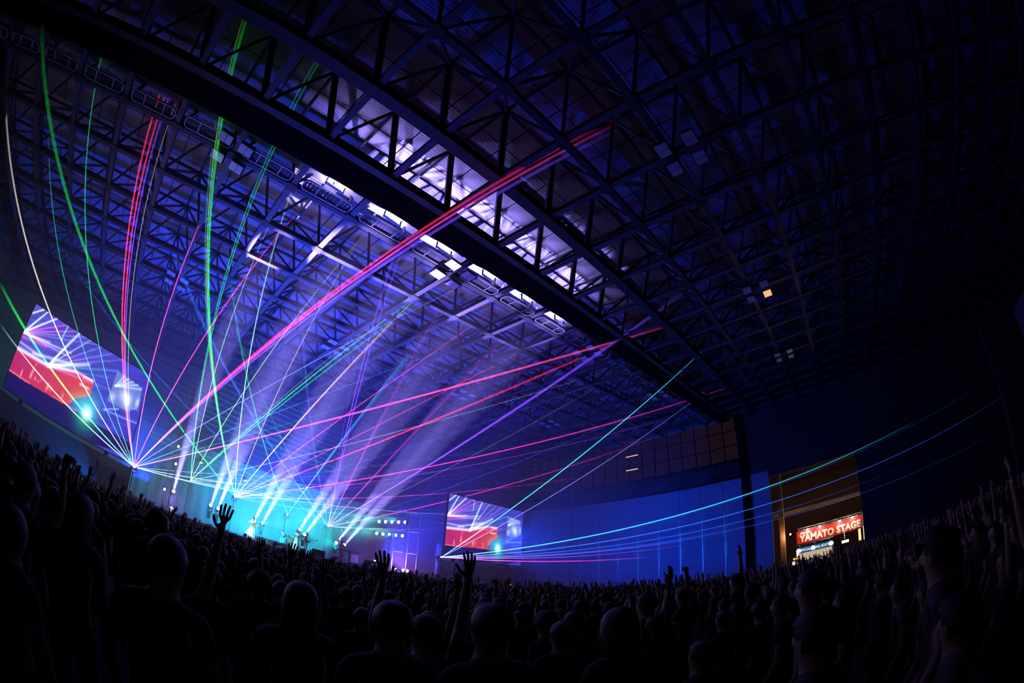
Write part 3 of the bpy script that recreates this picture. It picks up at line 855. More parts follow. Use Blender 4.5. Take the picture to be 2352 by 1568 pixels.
TEAL = (.05, 1.0, .72)
lens_t = emat('batten_lens', (.75, 1, .95), 10)
for r_, (a0, a1) in enumerate((((930, 1199), (897, 1198)), ((924, 1230), (891, 1226)))):
    for i in range(5):
        f_ = i / 4; p = at_v(a0[0] + (a1[0] - a0[0]) * f_, a0[1] + (a1[1] - a0[1]) * f_, 35.0)
        p.y += .5 * i
        t_ = thing('blinder_lamp', 'teal blinder lamp, %s from the right in the %s row beside the scaffold' % (('first', 'second', 'third', 'fourth', 'fifth')[i], ('upper', 'lower')[r_]), 'stage light', p, group='teal blinder lamps')
        MB().tube((.34, .1, 0), (0, -.04, 0), .12, 12, .17).build('can', M_black, t_, True)
        MB().tube((0, -.04, 0), (-.03, -.055, 0), .15, 12).build('lens', lens_t, t_)
        MB().path([(.1, -.2, 0), (.1, -.2, .25), (.1, .2, .25), (.1, .2, 0)], .015, 5).build('bracket', M_dark, t_)
        if i in (0, 4):
            sp = lamp('teal_spot', 'SPOT', (-.1, -.06, 0), 14000, TEAL, t_, aim=None, spot_size=34 * D2R, spot_blend=.8, shadow_soft_size=.12)
            sp.rotation_euler = Vector((-6, 1.0, -.5)).to_track_quat('-Z', 'Y').to_euler()
    br = thing('batten_bar', '%s bar carrying the teal blinder lamps' % ('upper', 'lower')[r_], 'bar', at_v(*a0, 35.0))
    MB().tube((.15, -.3, .27), (.15 - .38 * 4.3, 2.4, .27 - .06 * 5), .025, 8).build('pipe', M_dark, br)
    MB().tube((.15, -.2, .27), (.15, -.4, .27), .05, 8).build('clamp', M_dark, br)
lens_p = emat('par_violet', (.8, .55, 1.0), 10)
for a, lab in (((907, 1313), 'left of three violet floor lamps by the scaffold'), ((925, 1314), 'middle of three violet floor lamps by the scaffold'), ((935, 1315), 'right of three violet floor lamps by the scaffold'), ((392, 1176), 'violet floor lamp at the left stage end')):
    p = at_v(*a, 33.5); p.z = DECK + .18
    t_ = thing('floor_lamp_par', lab, 'stage light', p)
    MB().tube((0, .3, -.02), (0, 0, .0), .12, 12, .16).build('can', M_black, t_, True)
    MB().tube((0, 0, 0), (0, -.03, 0), .145, 12).build('lens', lens_p, t_)
    MB().path([(-.19, .12, 0), (-.19, .12, -.16), (.19, .12, -.16), (.19, .12, 0)], .02, 5).build('bracket', M_dark, t_)
    lamp('violet_glow', 'POINT', (0, .9, .7), 450, (.32, .12, 1.0), t_, shadow_soft_size=.2)


# ================================================================== PEOPLE
HEADC = Vector((0, .02, 1.60))


def hand_chain(E, add, wrist, palm_dir, side_dir, curl_dir, label, openh=True, near=True):
    """palm and five fingers grown from the wrist vertex index"""
    wi, wp = wrist
    palm = add(wp + palm_dir * .055, (.038, .02)); E.append((wi, palm, label))
    kn = add(wp + palm_dir * .095, (.040, .017)); E.append((palm, kn, label))
    for q, ln in ((-.030, .070), (-.010, .085), (.011, .080), (.031, .062)):
        b = add(wp + palm_dir * .112 + side_dir * q, (.0095, .0095)); E.append((kn, b, label))
        sp = palm_dir * 1.0 + side_dir * (q * 5)
        if openh:
            m_ = add(wp + palm_dir * .112 + side_dir * q + sp * ln * .55 + curl_dir * .004, (.0088, .0088)); E.append((b, m_, label))
            t_ = add(wp + palm_dir * .112 + side_dir * q + sp * ln + curl_dir * .018, (.0075, .0075)); E.append((m_, t_, label))
        else:
            m_ = add(wp + palm_dir * .118 + side_dir * q + curl_dir * .04, (.0095, .0095)); E.append((b, m_, label))
            t_ = add(wp + palm_dir * .075 + side_dir * q + curl_dir * .048, (.009, .009)); E.append((m_, t_, label))
    t1 = add(wp + palm_dir * .05 + side_dir * -.042, (.012, .011)); E.append((palm, t1, label))
    t2 = add(wp + palm_dir * .082 + side_dir * (-.066 if openh else -.045) + curl_dir * .012, (.0105, .0105)); E.append((t1, t2, label))
    t3 = add(wp + palm_dir * .108 + side_dir * (-.080 if openh else -.03) + curl_dir * .03, (.0085, .0085)); E.append((t2, t3, label))


ARM = {  # elbow, wrist, palm direction, side direction of the little finger, curl direction, open hand
    'down': ((.25, -.03, 1.13), (.24, .08, .90), (0, .25, -1), (0, -1, 0), (-1, 0, 0), True),
    'up': ((.29, .07, 1.60), (.24, .12, 1.86), (.05, .1, 1), (1, 0, 0), (0, 1, 0), True),
    'high': ((.24, .03, 1.66), (.27, .05, 1.93), (.05, .02, 1), (1, 0, 0), (0, 1, 0), True),
    'fist': ((.27, .10, 1.58), (.24, .10, 1.86), (0, .05, 1), (1, 0, 0), (0, 1, 0), False),
    'front': ((.26, .12, 1.18), (.17, .34, 1.18), (-.2, 1, .0), (.6, 0, -.8), (0, 0, -1), True),
    'strum': ((.30, .02, 1.14), (.10, .24, 1.04), (-.8, .35, -.2), (0, .2, -1), (0, -1, 0), True),
    'neck': ((.34, .10, 1.20), (.42, .26, 1.30), (.2, .3, .9), (0, 1, 0), (-1, 0, 0), False),
    'mic': ((.28, .10, 1.16), (.08, .22, 1.40), (-.5, .3, .8), (0, 0, -1), (0, -1, 0), False),
    'wave': ((.36, .05, 1.52), (.46, .08, 1.78), (.25, .05, 1), (1, 0, -.2), (0, 1, 0), True),
}


def person_mesh(name, la, ra, lean=0.0, legs='stand', lev=2, mats=None, skirt=False):
    V, Rr, E = [], [], []

    def add(p, r): V.append(Vector(p)); Rr.append(r); return len(V) - 1

    pel = add((0, 0, .94), (.155, .105)); wst = add((0, 0, 1.09), (.135, .095)); E.append((pel, wst, 1))
    ch = add((0, 0, 1.27), (.165, .11)); E.append((wst, ch, 1)); up = add((0, -.005, 1.39), (.12, .085)); E.append((ch, up, 1))
    nk = add((0, .0, 1.46), (.056, .058)); E.append((up, nk, 0)); hb = add((0, .015, 1.53), (.07, .082)); E.append((nk, hb, 0))
    hd = add((0, .02, 1.60), (.079, .096)); E.append((hb, hd, 0)); tp = add((0, .01, 1.665), (.066, .08)); E.append((hd, tp, 0))
    ns = add((0, .125, 1.585), (.012, .016)); E.append((hd, ns, 0))
    for sx in (-1, 1):
        er = add((sx * .088, .01, 1.595), (.012, .022)); E.append((hd, er, 0))
    for sx in (-1, 1):
        st = (.0, 0) if legs == 'stand' else ((.10, .05) if sx > 0 else (-.12, .04))
        h = add((sx * .095, 0, .86), (.095, .095)); E.append((pel, h, 2))
        k = add((sx * (.105 + abs(st[1])), .02 + st[0] * .5, .48), (.062, .065)); E.append((h, k, 2))
        c_ = add((sx * (.108 + abs(st[1])), -.005 + st[0] * .8, .30), (.05, .056)); E.append((k, c_, 2))
        a = add((sx * (.11 + abs(st[1])), -.02 + st[0], .09), (.036, .042)); E.append((c_, a, 2))
        t_ = add((sx * (.125 + abs(st[1])), .13 + st[0], .035), (.038, .026)); E.append((a, t_, 3))
    tips = {}
    for sx, pose in ((-1, la), (1, ra)):
        e_, w_, pd, sd, cd_, op = ARM[pose]
        X = lambda p: Vector((sx * p[0], p[1], p[2]))
        sh = add((sx * .175, -.005, 1.385), (.062, .062)); E.append((up, sh, 1))
        mid = add((Vector((sx * .175, -.005, 1.385)) + X(e_)) / 2, (.05, .05)); E.append((sh, mid, 1))
        el = add(X(e_), (.042, .042)); E.append((mid, el, 0))
        fo = add(X(e_) * .55 + X(w_) * .45, (.039, .037)); E.append((el, fo, 0))
        wr_ = add(X(w_), (.027, .023)); E.append((fo, wr_, 0))
        hand_chain(E, add, (wr_, X(w_)), X(pd).normalized(), X(sd).normalized(), X(cd_).normalized(), 0, op)
        tips[sx] = X(w_) + X(pd).normalized() * .10
    me = bpy.data.meshes.new(name + '_skeleton')
    me.from_pydata([tuple(v) for v in V], [(a, b) for a, b, _ in E], [])
    o = bpy.data.objects.new(name + '_skeleton', me); COL.objects.link(o)
    sk_ = o.modifiers.new('skin', 'SKIN'); sk_.use_smooth_shade = True
    for i, d_ in enumerate(me.skin_vertices[0].data):
        d_.radius = Rr[i]; d_.use_root = (i == 0)
    ss = o.modifiers.new('sub', 'SUBSURF'); ss.levels = ss.render_levels = lev
    dg = bpy.context.evaluated_depsgraph_get(); dg.update()
    out = bpy.data.meshes.new_from_object(o.evaluated_get(dg)); out.name = name
    bpy.data.objects.remove(o); bpy.data.meshes.remove(me)
    # shirt, trousers and shoes follow the limb they cover
    cen = np.empty(len(out.polygons) * 3); out.polygons.foreach_get('center', cen); cen = cen.reshape(-1, 3)
    Pa = np.array([V[a] for a, b, _ in E]); Pb = np.array([V[b] for a, b, _ in E]); lab = np.array([l for _, _, l in E])
    d_ = Pb - Pa; t_ = np.clip(((cen[:, None] - Pa[None]) * d_[None]).sum(-1) / (d_ ** 2).sum(-1)[None], 0, 1)
    dist = np.linalg.norm(cen[:, None] - Pa[None] - t_[..., None] * d_[None], axis=-1)
    mi = lab[dist.argmin(1)]
    out.materials.clear()
    for m in (mats or [M_skin, M_shirts[0], M_trous, M_black]): out.materials.append(m)
    out.polygons.foreach_set('material_index', mi.astype(np.int32)); out.polygons.foreach_set('use_smooth', [True] * len(out.polygons))
    if lean:
        out.transform(Matrix.Translation((0, 0, .9)) @ Matrix.Rotation(lean, 4, 'Y') @ Matrix.Translation((0, 0, -.9)))
    return out, tips


def hair_mesh(style):
    mb = MB(); n, k = 20, 12; vs = []
    c = Vector((0, .008, 1.612)); r = Vector((.092, .112, .102))
    if style == 'curly': r = Vector((.118, .132, .125))
    for a in range(k + 1):
        ph = math.pi * a / k
        for b in range(n):
            th = 2 * math.pi * b / n
            p = Vector((math.sin(ph) * math.cos(th), math.sin(ph) * math.sin(th), math.cos(ph)))
            wob = 1 + (.06 * math.sin(7 * th + 3 * ph) if style == 'curly' else .015 * math.sin(5 * th))
            q = c + Vector((p.x * r.x, p.y * r.y, p.z * r.z)) * wob
            if style == 'long' and p.z < -.1 and p.y < .35: q.z = c.z - .1 - (-p.z) * .24; q.y -= .012; q.x *= 1.12
            vs.append(q)
    fs = []
    for a in range(k):
        for b in range(n):
            ph = math.pi * (a + .5) / k; th = 2 * math.pi * (b + .5) / n
            y, z = math.sin(ph) * math.sin(th), math.cos(ph)
            if y > .34 + .5 * max(0, z + .15) + .25 * max(0, -z - .3): continue
            if style == 'short' and z < -.55: continue
            if style == 'curly' and z < -.6: continue
            fs.append((a * n + b, (a + 1) * n + b, (a + 1) * n + (b + 1) % n, a * n + (b + 1) % n))
    mb.add(vs, fs)
    me = mb.mesh('hair', M_hair, True)
    return me


HAIR = {k: hair_mesh(k) for k in ('short', 'long', 'curly')}
VAR = {}
for nm, la, ra, sh in (('down_a', 'down', 'down', 0), ('down_b', 'down', 'down', 1), ('down_c', 'down', 'down', 2), ('down_d', 'down', 'down', 3), ('right_up', 'down', 'up', 0), ('left_up', 'up', 'down', 1),
                       ('both_up', 'up', 'high', 2), ('both_high', 'high', 'high', 0), ('fist', 'down', 'fist', 4), ('fist_left', 'fist', 'down', 0), ('wave', 'down', 'wave', 2), ('clap', 'front', 'up', 1), ('open_high', 'down', 'high', 0)):
    VAR[nm] = person_mesh('person_' + nm, la, ra, mats=[M_skin, M_shirts[sh], M_trous, M_black])


def face_stage(p):
    return math.atan2(36 - p[1], SC - p[0]) - math.pi / 2


def person(var, pos, rz, scale, hair, label, group=None, mesh=None):
    o = link('person', mesh or VAR[var][0], None, (pos[0], pos[1], pos[2] if len(pos) > 2 else 0))
    o.rotation_euler = (0, 0, rz); o.scale = (scale, scale, scale)
    tag(o, label, 'person', group)
    link('hair', HAIR[hair], o)
    return o


used = []


def fg_head(px, r, var, hair, label, turn=0.0):
    T = at_d(*px, r); sc = max(.9, min(1.12, T.z / 1.60)); rz = face_stage(T) + turn
    off = Matrix.Rotation(rz, 3, 'Z') @ (HEADC * sc)
    person(var, (T.x - off.x, T.y - off.y), rz, sc, hair, label, 'audience near the camera'); used.append((T.x, T.y))


def fg_hand(px, r, var, sx, hair, label, turn=0.0):
    T = at_d(*px, r); tip = VAR[var][1][sx]; sc = max(.88, min(1.16, T.z / tip.z)); rz = face_stage(T) + turn
    off = Matrix.Rotation(rz, 3, 'Z') @ (tip * sc)
    person(var, (T.x - off.x, T.y - off.y), rz, sc, hair, label, 'audience near the camera'); used.append((T.x - off.x, T.y - off.y))


fg_head((58, 1103), 3.2, 'down_a', 'short', 'tall concertgoer at the far left edge seen from behind, arms down')
fg_hand((157, 1052), 3.3, 'fist', 1, 'short', 'concertgoer punching a closed fist up below the left screen')
fg_head((186, 1175), 3.0, 'down_c', 'long', 'long haired concertgoer beside the raised fist')
fg_head((360, 1200), 4.3, 'down_b', 'curly', 'concertgoer with a bushy mop of hair below the left lattice tower')
fg_head((384, 1288), 2.1, 'down_a', 'short', 'concertgoer whose dark round head rises large at lower left')
fg_hand((515, 1192), 2.7, 'open_high', 1, 'short', 'concertgoer holding one open hand high before the guitarist', -.1)
fg_hand((598, 1252), 4.6, 'both_high', -1, 'short', 'concertgoer with both arms high before the drum kit')
fg_hand((402, 1172), 9.5, 'wave', 1, 'short', 'distant concertgoer waving one hand before the violet left lamp')
fg_hand((744, 1308), 3.6, 'right_up', 1, 'long', 'concertgoer raising one hand in front of the keyboard player')
fg_hand((1078, 1300), 2.8, 'both_up', 1, 'short', 'concertgoer reaching both arms up before the right screen', .1)
fg_hand((872, 1318), 5.2, 'left_up', -1, 'short', 'concertgoer with left hand up before the stage wedge speaker')
fg_hand((1448, 1362), 4.2, 'both_up', -1, 'short', 'concertgoer with both hands up against the green lit wall foot')
fg_hand((1540, 1318), 5.0, 'wave', 1, 'short', 'concertgoer waving one arm against the ribbed blue wall')
fg_hand((1577, 1305), 6.5, 'fist', 1, 'short', 'concertgoer lifting a fist against the ribbed blue wall')
fg_head((690, 1380), 2.5, 'down_c', 'long', 'long haired concertgoer standing dark below the drum kit')
fg_head((900, 1430), 2.2, 'down_d', 'short', 'concertgoer in a pale shirt, dark from behind, at lower centre')
fg_head((1130, 1440), 2.1, 'down_b', 'short', 'concertgoer with round head at the bottom centre below the right screen')
fg_head((1420, 1440), 2.5, 'down_a', 'long', 'long haired concertgoer at lower right of centre')
fg_hand((1700, 1265), 7.5, 'open_high', 1, 'short', 'concertgoer with one straight arm up beside the dark column')
fg_hand((2322, 1085), 2.9, 'right_up', 1, 'short', 'concertgoer raising an arm at the far right edge')
fg_head((2150, 1260), 2.7, 'down_c', 'curly', 'bushy haired concertgoer low at the right')
fg_head((1860, 1350), 3.0, 'down_d', 'short', 'concertgoer in pale shirt below the red banner')
fg_hand((1930, 1255), 8.0, 'both_high', 1, 'short', 'concertgoer with both arms up in front of the lit booth')

HAIRS = ['short', 'short', 'long', 'short', 'curly']
grid = []
sp_ = .66
for i in range(-60, 95):
    for j in range(-60, 44):
        x = i * sp_ + random.uniform(-.2, .2); y = j * sp_ + random.uniform(-.2, .2)
        if y > 28.6 or x > 57 or x < -24 or y < -30: continue
        r = math.hypot(x, y)
        if r < 1.75: continue
        a = math.degrees(math.atan2(x * R_lv.x + y * R_lv.y, x * F_lv.x + y * F_lv.y))
        if abs(a) > 82 or r > 34: continue
        if any((x - ux) ** 2 + (y - uy) ** 2 < .3 for ux, uy in used): continue
        if r > 4 and random.random() < .12: continue
        grid.append((r, x, y, a))
grid.sort()
def where(r, a):
    sec = ('at the far left below the big screen' if a < -48 else 'below the guitarist' if a < -30 else 'below the drum kit' if a < -18 else 'before the right half of the stage' if a < -6 else
           'below the right screen' if a < 6 else 'before the ribbed blue wall' if a < 34 else 'below the red banner' if a < 50 else 'at the right edge')
    row = 'nearest rows' if r < 3.6 else 'second rows' if r < 5.5 else 'middle rows' if r < 7.5 else 'further rows'
    return '%s, %s' % (row, sec)


LBL = {'down': 'arms down', 'one': 'one arm up', 'two': 'both arms up'}
HN = {'short': 'short haired', 'long': 'long haired', 'curly': 'bushy haired'}
NP = 270
for r, x, y, a in grid[:NP]:
    q = random.random()
    lim = .08 if r < 3.2 else (.34 if a > 5 else .22)
    if q > lim: var, kd = random.choice(['down_a', 'down_b', 'down_c', 'down_a', 'down_d']), 'down'
    elif q > lim * .4: var, kd = random.choice(['right_up', 'left_up', 'fist', 'fist_left', 'wave', 'open_high']), 'one'
    else: var, kd = random.choice(['both_up', 'both_high', 'clap']), 'two'
    hr_ = random.choice(HAIRS)
    person(var, (x, y), face_stage((x, y)) + random.uniform(-.3, .3), random.uniform(.9, 1.02), hr_, '%s concertgoer, %s, %s' % (HN[hr_], LBL[kd], where(r, a)), 'audience in the dark')
# further rows, too many to tell apart
far = MB()
for r, x, y, a in grid[NP:]:
    h = random.uniform(1.5, 1.72); rz = face_stage((x, y)); M = Matrix.Rotation(rz, 3, 'Z')
    P_ = lambda px_, py_, pz_: Vector((x, y, 0)) + M @ Vector((px_, py_, pz_ * h / 1.7))
    far.cur = random.choice((0, 0, 1, 2))
    far.tube(P_(0, 0, .75), P_(0, 0, 1.25), .15, 6, .20); far.tube(P_(0, 0, 1.25), P_(0, 0, 1.44), .20, 6, .07)
    far.cur = 4
    far.ball(P_(0, .01, 1.59), (.088, .10, .118), 6)
    far.cur = 3
    for sx in (-1, 1):
        up_ = random.random() < (.2 if a > 0 else (.10 if y < 20 else .04))
        el, wr_ = (P_(sx * .27, .06, 1.6), P_(sx * .24 + random.uniform(-.1, .1), .1, 1.86)) if up_ else (P_(sx * .25, 0, 1.12), P_(sx * .2, .15, .95))
        far.tube(P_(sx * .19, 0, 1.38), el, .05, 5, .042); far.tube(el, wr_, .042, 5, .03)
        if up_:
            for q in (-1.5, -.5, .5, 1.5): far.tube(wr_ + M @ Vector((q * .018, 0, .03)), wr_ + M @ Vector((q * .032, .01, .19)), .013, 4, .009)
            far.tube(wr_, wr_ + Vector((0, 0, .1)), .036, 5)
            far.tube(wr_ + Vector((0, 0, .05)), wr_ + M @ Vector((-sx * .07, .02, .13)), .013, 4)
o = far.build('audience_far_rows', [M_shirts[0], M_shirts[1], M_shirts[2], M_skin, M_hair], None, True)
tag(o, 'dense far rows of the dark standing audience up to the stage', 'audience', kind='stuff')

# ---- performers
W4 = [M_skin, M_white, M_white, M_black]


def skirt_mesh(top, bot, z0, z1, m, sway=0.0):
    mb = MB(); n = 24; pr = [(top, z1), (top * 1.15, z1 - .12), (bot * .8, (z0 + z1) / 2 - .1), (bot, z0)]
    vs = [Vector((r * (1 + .08 * math.sin(6 * 2 * math.pi * i / n) * (k / 3)) * math.cos(2 * math.pi * i / n) + sway * k, r * .8 * math.sin(2 * math.pi * i / n), h)) for k, (r, h) in enumerate(pr) for i in range(n)]
    fs = [(k * n + i, k * n + (i + 1) % n, (k + 1) * n + (i + 1) % n, (k + 1) * n + i) for k in range(3) for i in range(n)]
    return mb.add(vs, fs).mesh('skirt', m, True)


def performer(px, v, la, ra, label, hair='short', lean=0, legs='wide', cloth=None, rz=math.pi, zb=DECK, sc=1.05):
    p = at_v(*px, v)
    me, tips = person_mesh('performer', la, ra, lean, legs, 2, W4)
    o = person(None, (p.x, p.y, zb), rz, sc, hair, label, 'band on stage', mesh=me)
    if cloth: link('skirt', cloth, o)
    return o, p


trw = MB()
for sx in (-1, 1):
    trw.lathe((sx * .15, 0, .06), [(.17, 0), (.15, .3), (.11, .55), (.11, .84)], 14)
wide = trw.mesh('wide_trousers', M_white, True)
g1, p1 = performer((578, 1220), 34, 'neck', 'strum', 'guitarist in white wide trousers left of the drum kit', 'long', .12, cloth=skirt_mesh(.15, .36, .25, 1.0, M_white, .05), rz=math.pi - .3)
g2, p2 = performer((681, 1240), 34.5, 'mic', 'front', 'singer in a long white skirt in front of the drum kit', 'long', 0, cloth=skirt_mesh(.15, .42, .12, 1.05, M_white), rz=math.pi)
g3, p3 = performer((703, 1245), 35, 'neck', 'strum', 'slim bass player right of the long skirted singer', 'short', 0, rz=math.pi + .2)
g4, p4 = performer((783, 1265), 33, 'front', 'front', 'keyboard player in white wide trousers at the right', 'curly', 0, cloth=wide, rz=math.pi + .15)
g5, p5 = performer((650, 1225), 40.6, 'front', 'high', 'drummer behind the drum kit on the riser', 'short', 0, rz=math.pi, zb=DECK - .05)


def guitar(p, rz, label, body=(.85, .3, .1), bass=False):
    t_ = thing('electric_guitar', label, 'guitar', p, rz)
    b = MB(); n = 20; vs = []
    for z in (-.022, .022):
        for i in range(n):
            th = 2 * math.pi * i / n; r = .17 + .035 * math.cos(2 * th) + .02 * math.cos(3 * th)
            vs.append((r * math.cos(th) * 1.15, z, r * math.sin(th)))
    b.add(vs, [tuple(range(n)), tuple(range(n, 2 * n))[::-1]] + [(i, n + i, n + (i + 1) % n, (i + 1) % n) for i in range(n)])
    b.build('body', M_wood, t_, True)
    L_ = .75 if bass else .62
    MB().beam((.1, -.03, .02), (.1 + L_, -.03, .02 + L_ * .35), .03, .055).build('neck', M_wood, t_)
    e = Vector((.1 + L_, -.03, .02 + L_ * .35)); MB().beam(e, e + Vector((.15, 0, .055)), .02, .085).build('headstock', M_black, t_)
    MB().box((-.05, -.028, 0), (.05, .02, .09)).build('pickup', M_chrome, t_); MB().box((-.12, -.03, -.01), (.03, .02, .08)).build('bridge', M_chrome, t_)
    MB().path([(-.18, .0, .05), (-.12, .12, .35), (.1, .16, .42), (.3, .03, .15)], .012, 5).build('strap', M_black, t_)
    return t_


guitar((p1.x, p1.y - .28, DECK + 1.08), -.3, 'electric guitar slung on the white trousered guitarist')
guitar((p3.x, p3.y - .28, DECK + 1.05), .2, 'electric bass slung on the slim bass player', bass=True)


def mic_stand(p, label, h=1.5, boom=True):
    t_ = thing('microphone_stand', label, 'mic stand', (p[0], p[1], DECK))
    MB().lathe((0, 0, 0), [(.14, 0), (.14, .02), (.02, .04)], 14).build('base', M_black, t_)
    MB().tube((0, 0, .03), (0, 0, h), .012, 8).build('pole', M_chrome, t_)
    e = Vector((.05, .35, h + .2)) if boom else Vector((0, .08, h + .05))
    MB().tube((0, -.15, h - .08) if boom else (0, 0, h), e, .009, 6).build('boom', M_chrome, t_)
    mc = MB().tube(e, e + Vector((0, .14, .03)), .014, 8, .02); mc.ball(e + Vector((0, .16, .035)), .03, 8); mc.build('microphone', M_dark, t_)


mic_stand((p1.x - .1, p1.y - .65), 'microphone stand before the white trousered guitarist')
mic_stand((p2.x + .1, p2.y - .6), 'microphone stand before the long skirted singer')
mic_stand((p3.x + .1, p3.y - .6), 'microphone stand before the bass player')
mic_stand((p4.x + .75, p4.y - .3), 'microphone stand beside the keyboard')
pb = at_v(622, 1240, 37); mic_stand((pb.x, pb.y), 'tall boom microphone stand left of the drum kit', 2.4)

# drum kit
dk = thing('drum_kit', 'silver drum kit with cymbals on the riser', 'drum kit', (p5.x + .1, 39.6, DECK + .4))


def drum(name, c, r, h, ax):
    d_ = MB().lathe(c, [(r, 0), (r * 1.02, .01), (r * 1.02, .04), (r, .05), (r, h - .05), (r * 1.02, h - .04), (r * 1.02, h - .01), (r, h)], 20, ax).build(name, M_drum, dk)
    ax = Vector(ax).normalized(); MB().lathe(Vector(c) + ax * h, [(r * .97, 0), (r * .97, .006)], 20, ax).build('drum_head', M_letter, d_)


drum('bass_drum', (0, -.45, .32), .3, .45, (0, -1, 0)); drum('snare', (-.35, .2, .55), .18, .16, (0, 0, 1)); drum('floor_tom', (.62, .15, .25), .22, .42, (0, 0, 1))
drum('rack_tom', (-.2, -.25, .72), .15, .2, (0, .3, 1)); drum('rack_tom', (.2, -.25, .72), .16, .22, (0, .3, 1))
for x, y, z, r in ((-.75, -.2, 1.15, .22), (.72, -.25, 1.25, .24), (-.6, .35, .85, .17), (.95, .2, 1.1, .22), (-1.15, .1, 1.3, .2)):
    MB().tube((x, y, 0), (x, y, z), .012, 6).build('cymbal_stand', M_chrome, dk); MB().lathe((x, y, z), [(r, 0), (r * .3, .02), (.03, .035)], 18, (.1, -.2, 1)).build('cymbal', M_cymbal, dk)
MB().lathe((0, .75, 0), [(.2, 0), (.03, .05), (.03, .4), (.17, .42), (.17, .5)], 14).build('stool', M_black, dk)

# keyboard
kb = thing('keyboard', 'stage keyboard on an X stand at the right', 'keyboard', (p4.x, p4.y - .5, DECK), .15)
MB().box((0, 0, .98), (1.25, .32, .09)).build('body', M_black, kb); MB().box((0, -.05, 1.03), (1.15, .16, .015)).build('keys', M_letter, kb)
for sx in (-1, 1): MB().beam((sx * .45, 0, 0), (-sx * .45, 0, .93), .04, .04).build('stand_leg', M_chrome, kb)


def wedge(px, v, label, w_=.75):
    p = at_v(*px, v); t_ = thing('wedge_monitor', label, 'speaker', (p.x, p.y, DECK))
    mb = MB(); x = w_ / 2
    mb.add([(-x, -.3, 0), (x, -.3, 0), (x, .3, 0), (-x, .3, 0), (-x, -.3, .5), (x, -.3, .5), (x, -.1, .55), (-x, -.1, .55)], [(0, 1, 5, 4), (4, 5, 6, 7), (7, 6, 2, 3), (0, 4, 7, 3), (1, 2, 6, 5), (3, 2, 1, 0)])
    mb.build('cabinet', M_black, t_)
    MB().add([(-x + .06, .26, .06), (x - .06, .26, .06), (x - .06, -.06, .5), (-x + .06, -.06, .5)], [(0, 1, 2, 3)]).build('grille', M_speaker, t_)
    MB().box((0, -.305, .3), (.16, .02, .08)).build('handle', M_chrome, t_)


wedge((728, 1278), 30.8, 'wedge monitor speaker on the stage edge before the singer', 1.0)
wedge((848, 1300), 30.8, 'wedge monitor speaker on the stage edge right of the keyboard', 1.0)
for a, w_, h_, lab in (((812, 1280), .9, 1.15, 'guitar amplifier stack right of the keyboard player'), ((862, 1283), .6, .75, 'small amplifier with a pale front near the scaffold')):
    p = at_v(*a, 36); t_ = thing('amplifier', lab, 'amplifier', (p.x, p.y, DECK))
    MB().box((0, 0, h_ / 2), (w_, .4, h_)).build('cabinet', M_black, t_); MB().box((0, -.205, h_ * .42), (w_ - .1, .02, h_ * .7)).build('grille', M_drum, t_); MB().box((0, -.2, h_ * .88), (w_ - .08, .03, h_ * .12)).build('control_panel', M_chrome, t_)
# flight cases and barrier at the stage ends
for x, y, w_, h_, lab in ((30.5, 30.0, 3.0, 1.5, 'dark flight case stack below the right screen'), (38.6, 31.0, 1.6, 2.6, 'tall dark equipment rack at the right screen foot'), (41.5, 31.0, 2.6, 1.1, 'low dark case right of the equipment rack')):
    t_ = thing('flight_case', lab, 'case', (x, y, 0))
    MB().box((0, 0, h_ / 2), (w_, .9, h_)).build('body', M_black, t_)
    for sx in (-1, 1): MB().box((sx * (w_ / 2 - .03), -.455, h_ / 2), (.05, .02, h_)).build('edge_strip', M_galv, t_)
    MB().box((0, -.46, h_ * .6), (.2, .02, .1)).build('latch', M_chrome, t_)
bar = thing('crowd_barrier', 'steel crowd barrier along the stage front', 'barrier')
for i in range(22):
    x = SC - 15.4 + 1.4 * i
    MB().box((x, 29.2, .6), (1.36, .04, 1.15)).build('panel', M_galv, bar)
rb = thing('red_bar_light', 'small red bar light under the right screen', 'light', at_v(1170, 1342, 29.5))
MB().beam((-.3, 0, .05), (.35, 0, -.03), .06, .1).build('tube', emat('red_tube', lin((255, 60, 70)), 4), rb); MB().tube((0, .06, -.05), (0, .06, -rb.location.z), .02, 6).build('stand_pole', M_dark, rb); MB().beam((-.32, .06, .05), (.37, .06, -.03), .06, .14).build('housing', M_dark, rb)


# ================================================================== NEXT HALL: banner and booths
def text_mesh(txt, size, bold=.0, ext=.03):
    cu = bpy.data.curves.new('txt', 'FONT'); cu.body = txt; cu.size = size; cu.offset = bold; cu.extrude = ext; cu.align_x = 'CENTER'; cu.align_y = 'CENTER'; cu.space_character = 1.06
    cu.resolution_u = 3
    o = bpy.data.objects.new('txt', cu); COL.objects.link(o)
    dg = bpy.context.evaluated_depsgraph_get(); dg.update()
    me = bpy.data.meshes.new_from_object(o.evaluated_get(dg)); bpy.data.objects.remove(o)
    return me


TXM = Matrix(((0, 0, -1), (-1, 0, 0), (0, 1, 0))).to_4x4()


def lettering(parent, txt, width, height, loc, m, bold):
    me = text_mesh(txt, 1.0, bold)
    xs = [v.co.x for v in me.vertices]; ys = [v.co.y for v in me.vertices]
    sx, sy = width / (max(xs) - min(xs)), height / (max(ys) - min(ys))
    me.transform(Matrix.Translation((-(max(xs) + min(xs)) / 2, -(max(ys) + min(ys)) / 2, 0)))
    me.transform(TXM @ Matrix.Diagonal((sx, sy, 1, 1)))
    me.materials.clear(); me.materials.append(m)
    return link('lettering', me, parent, loc)


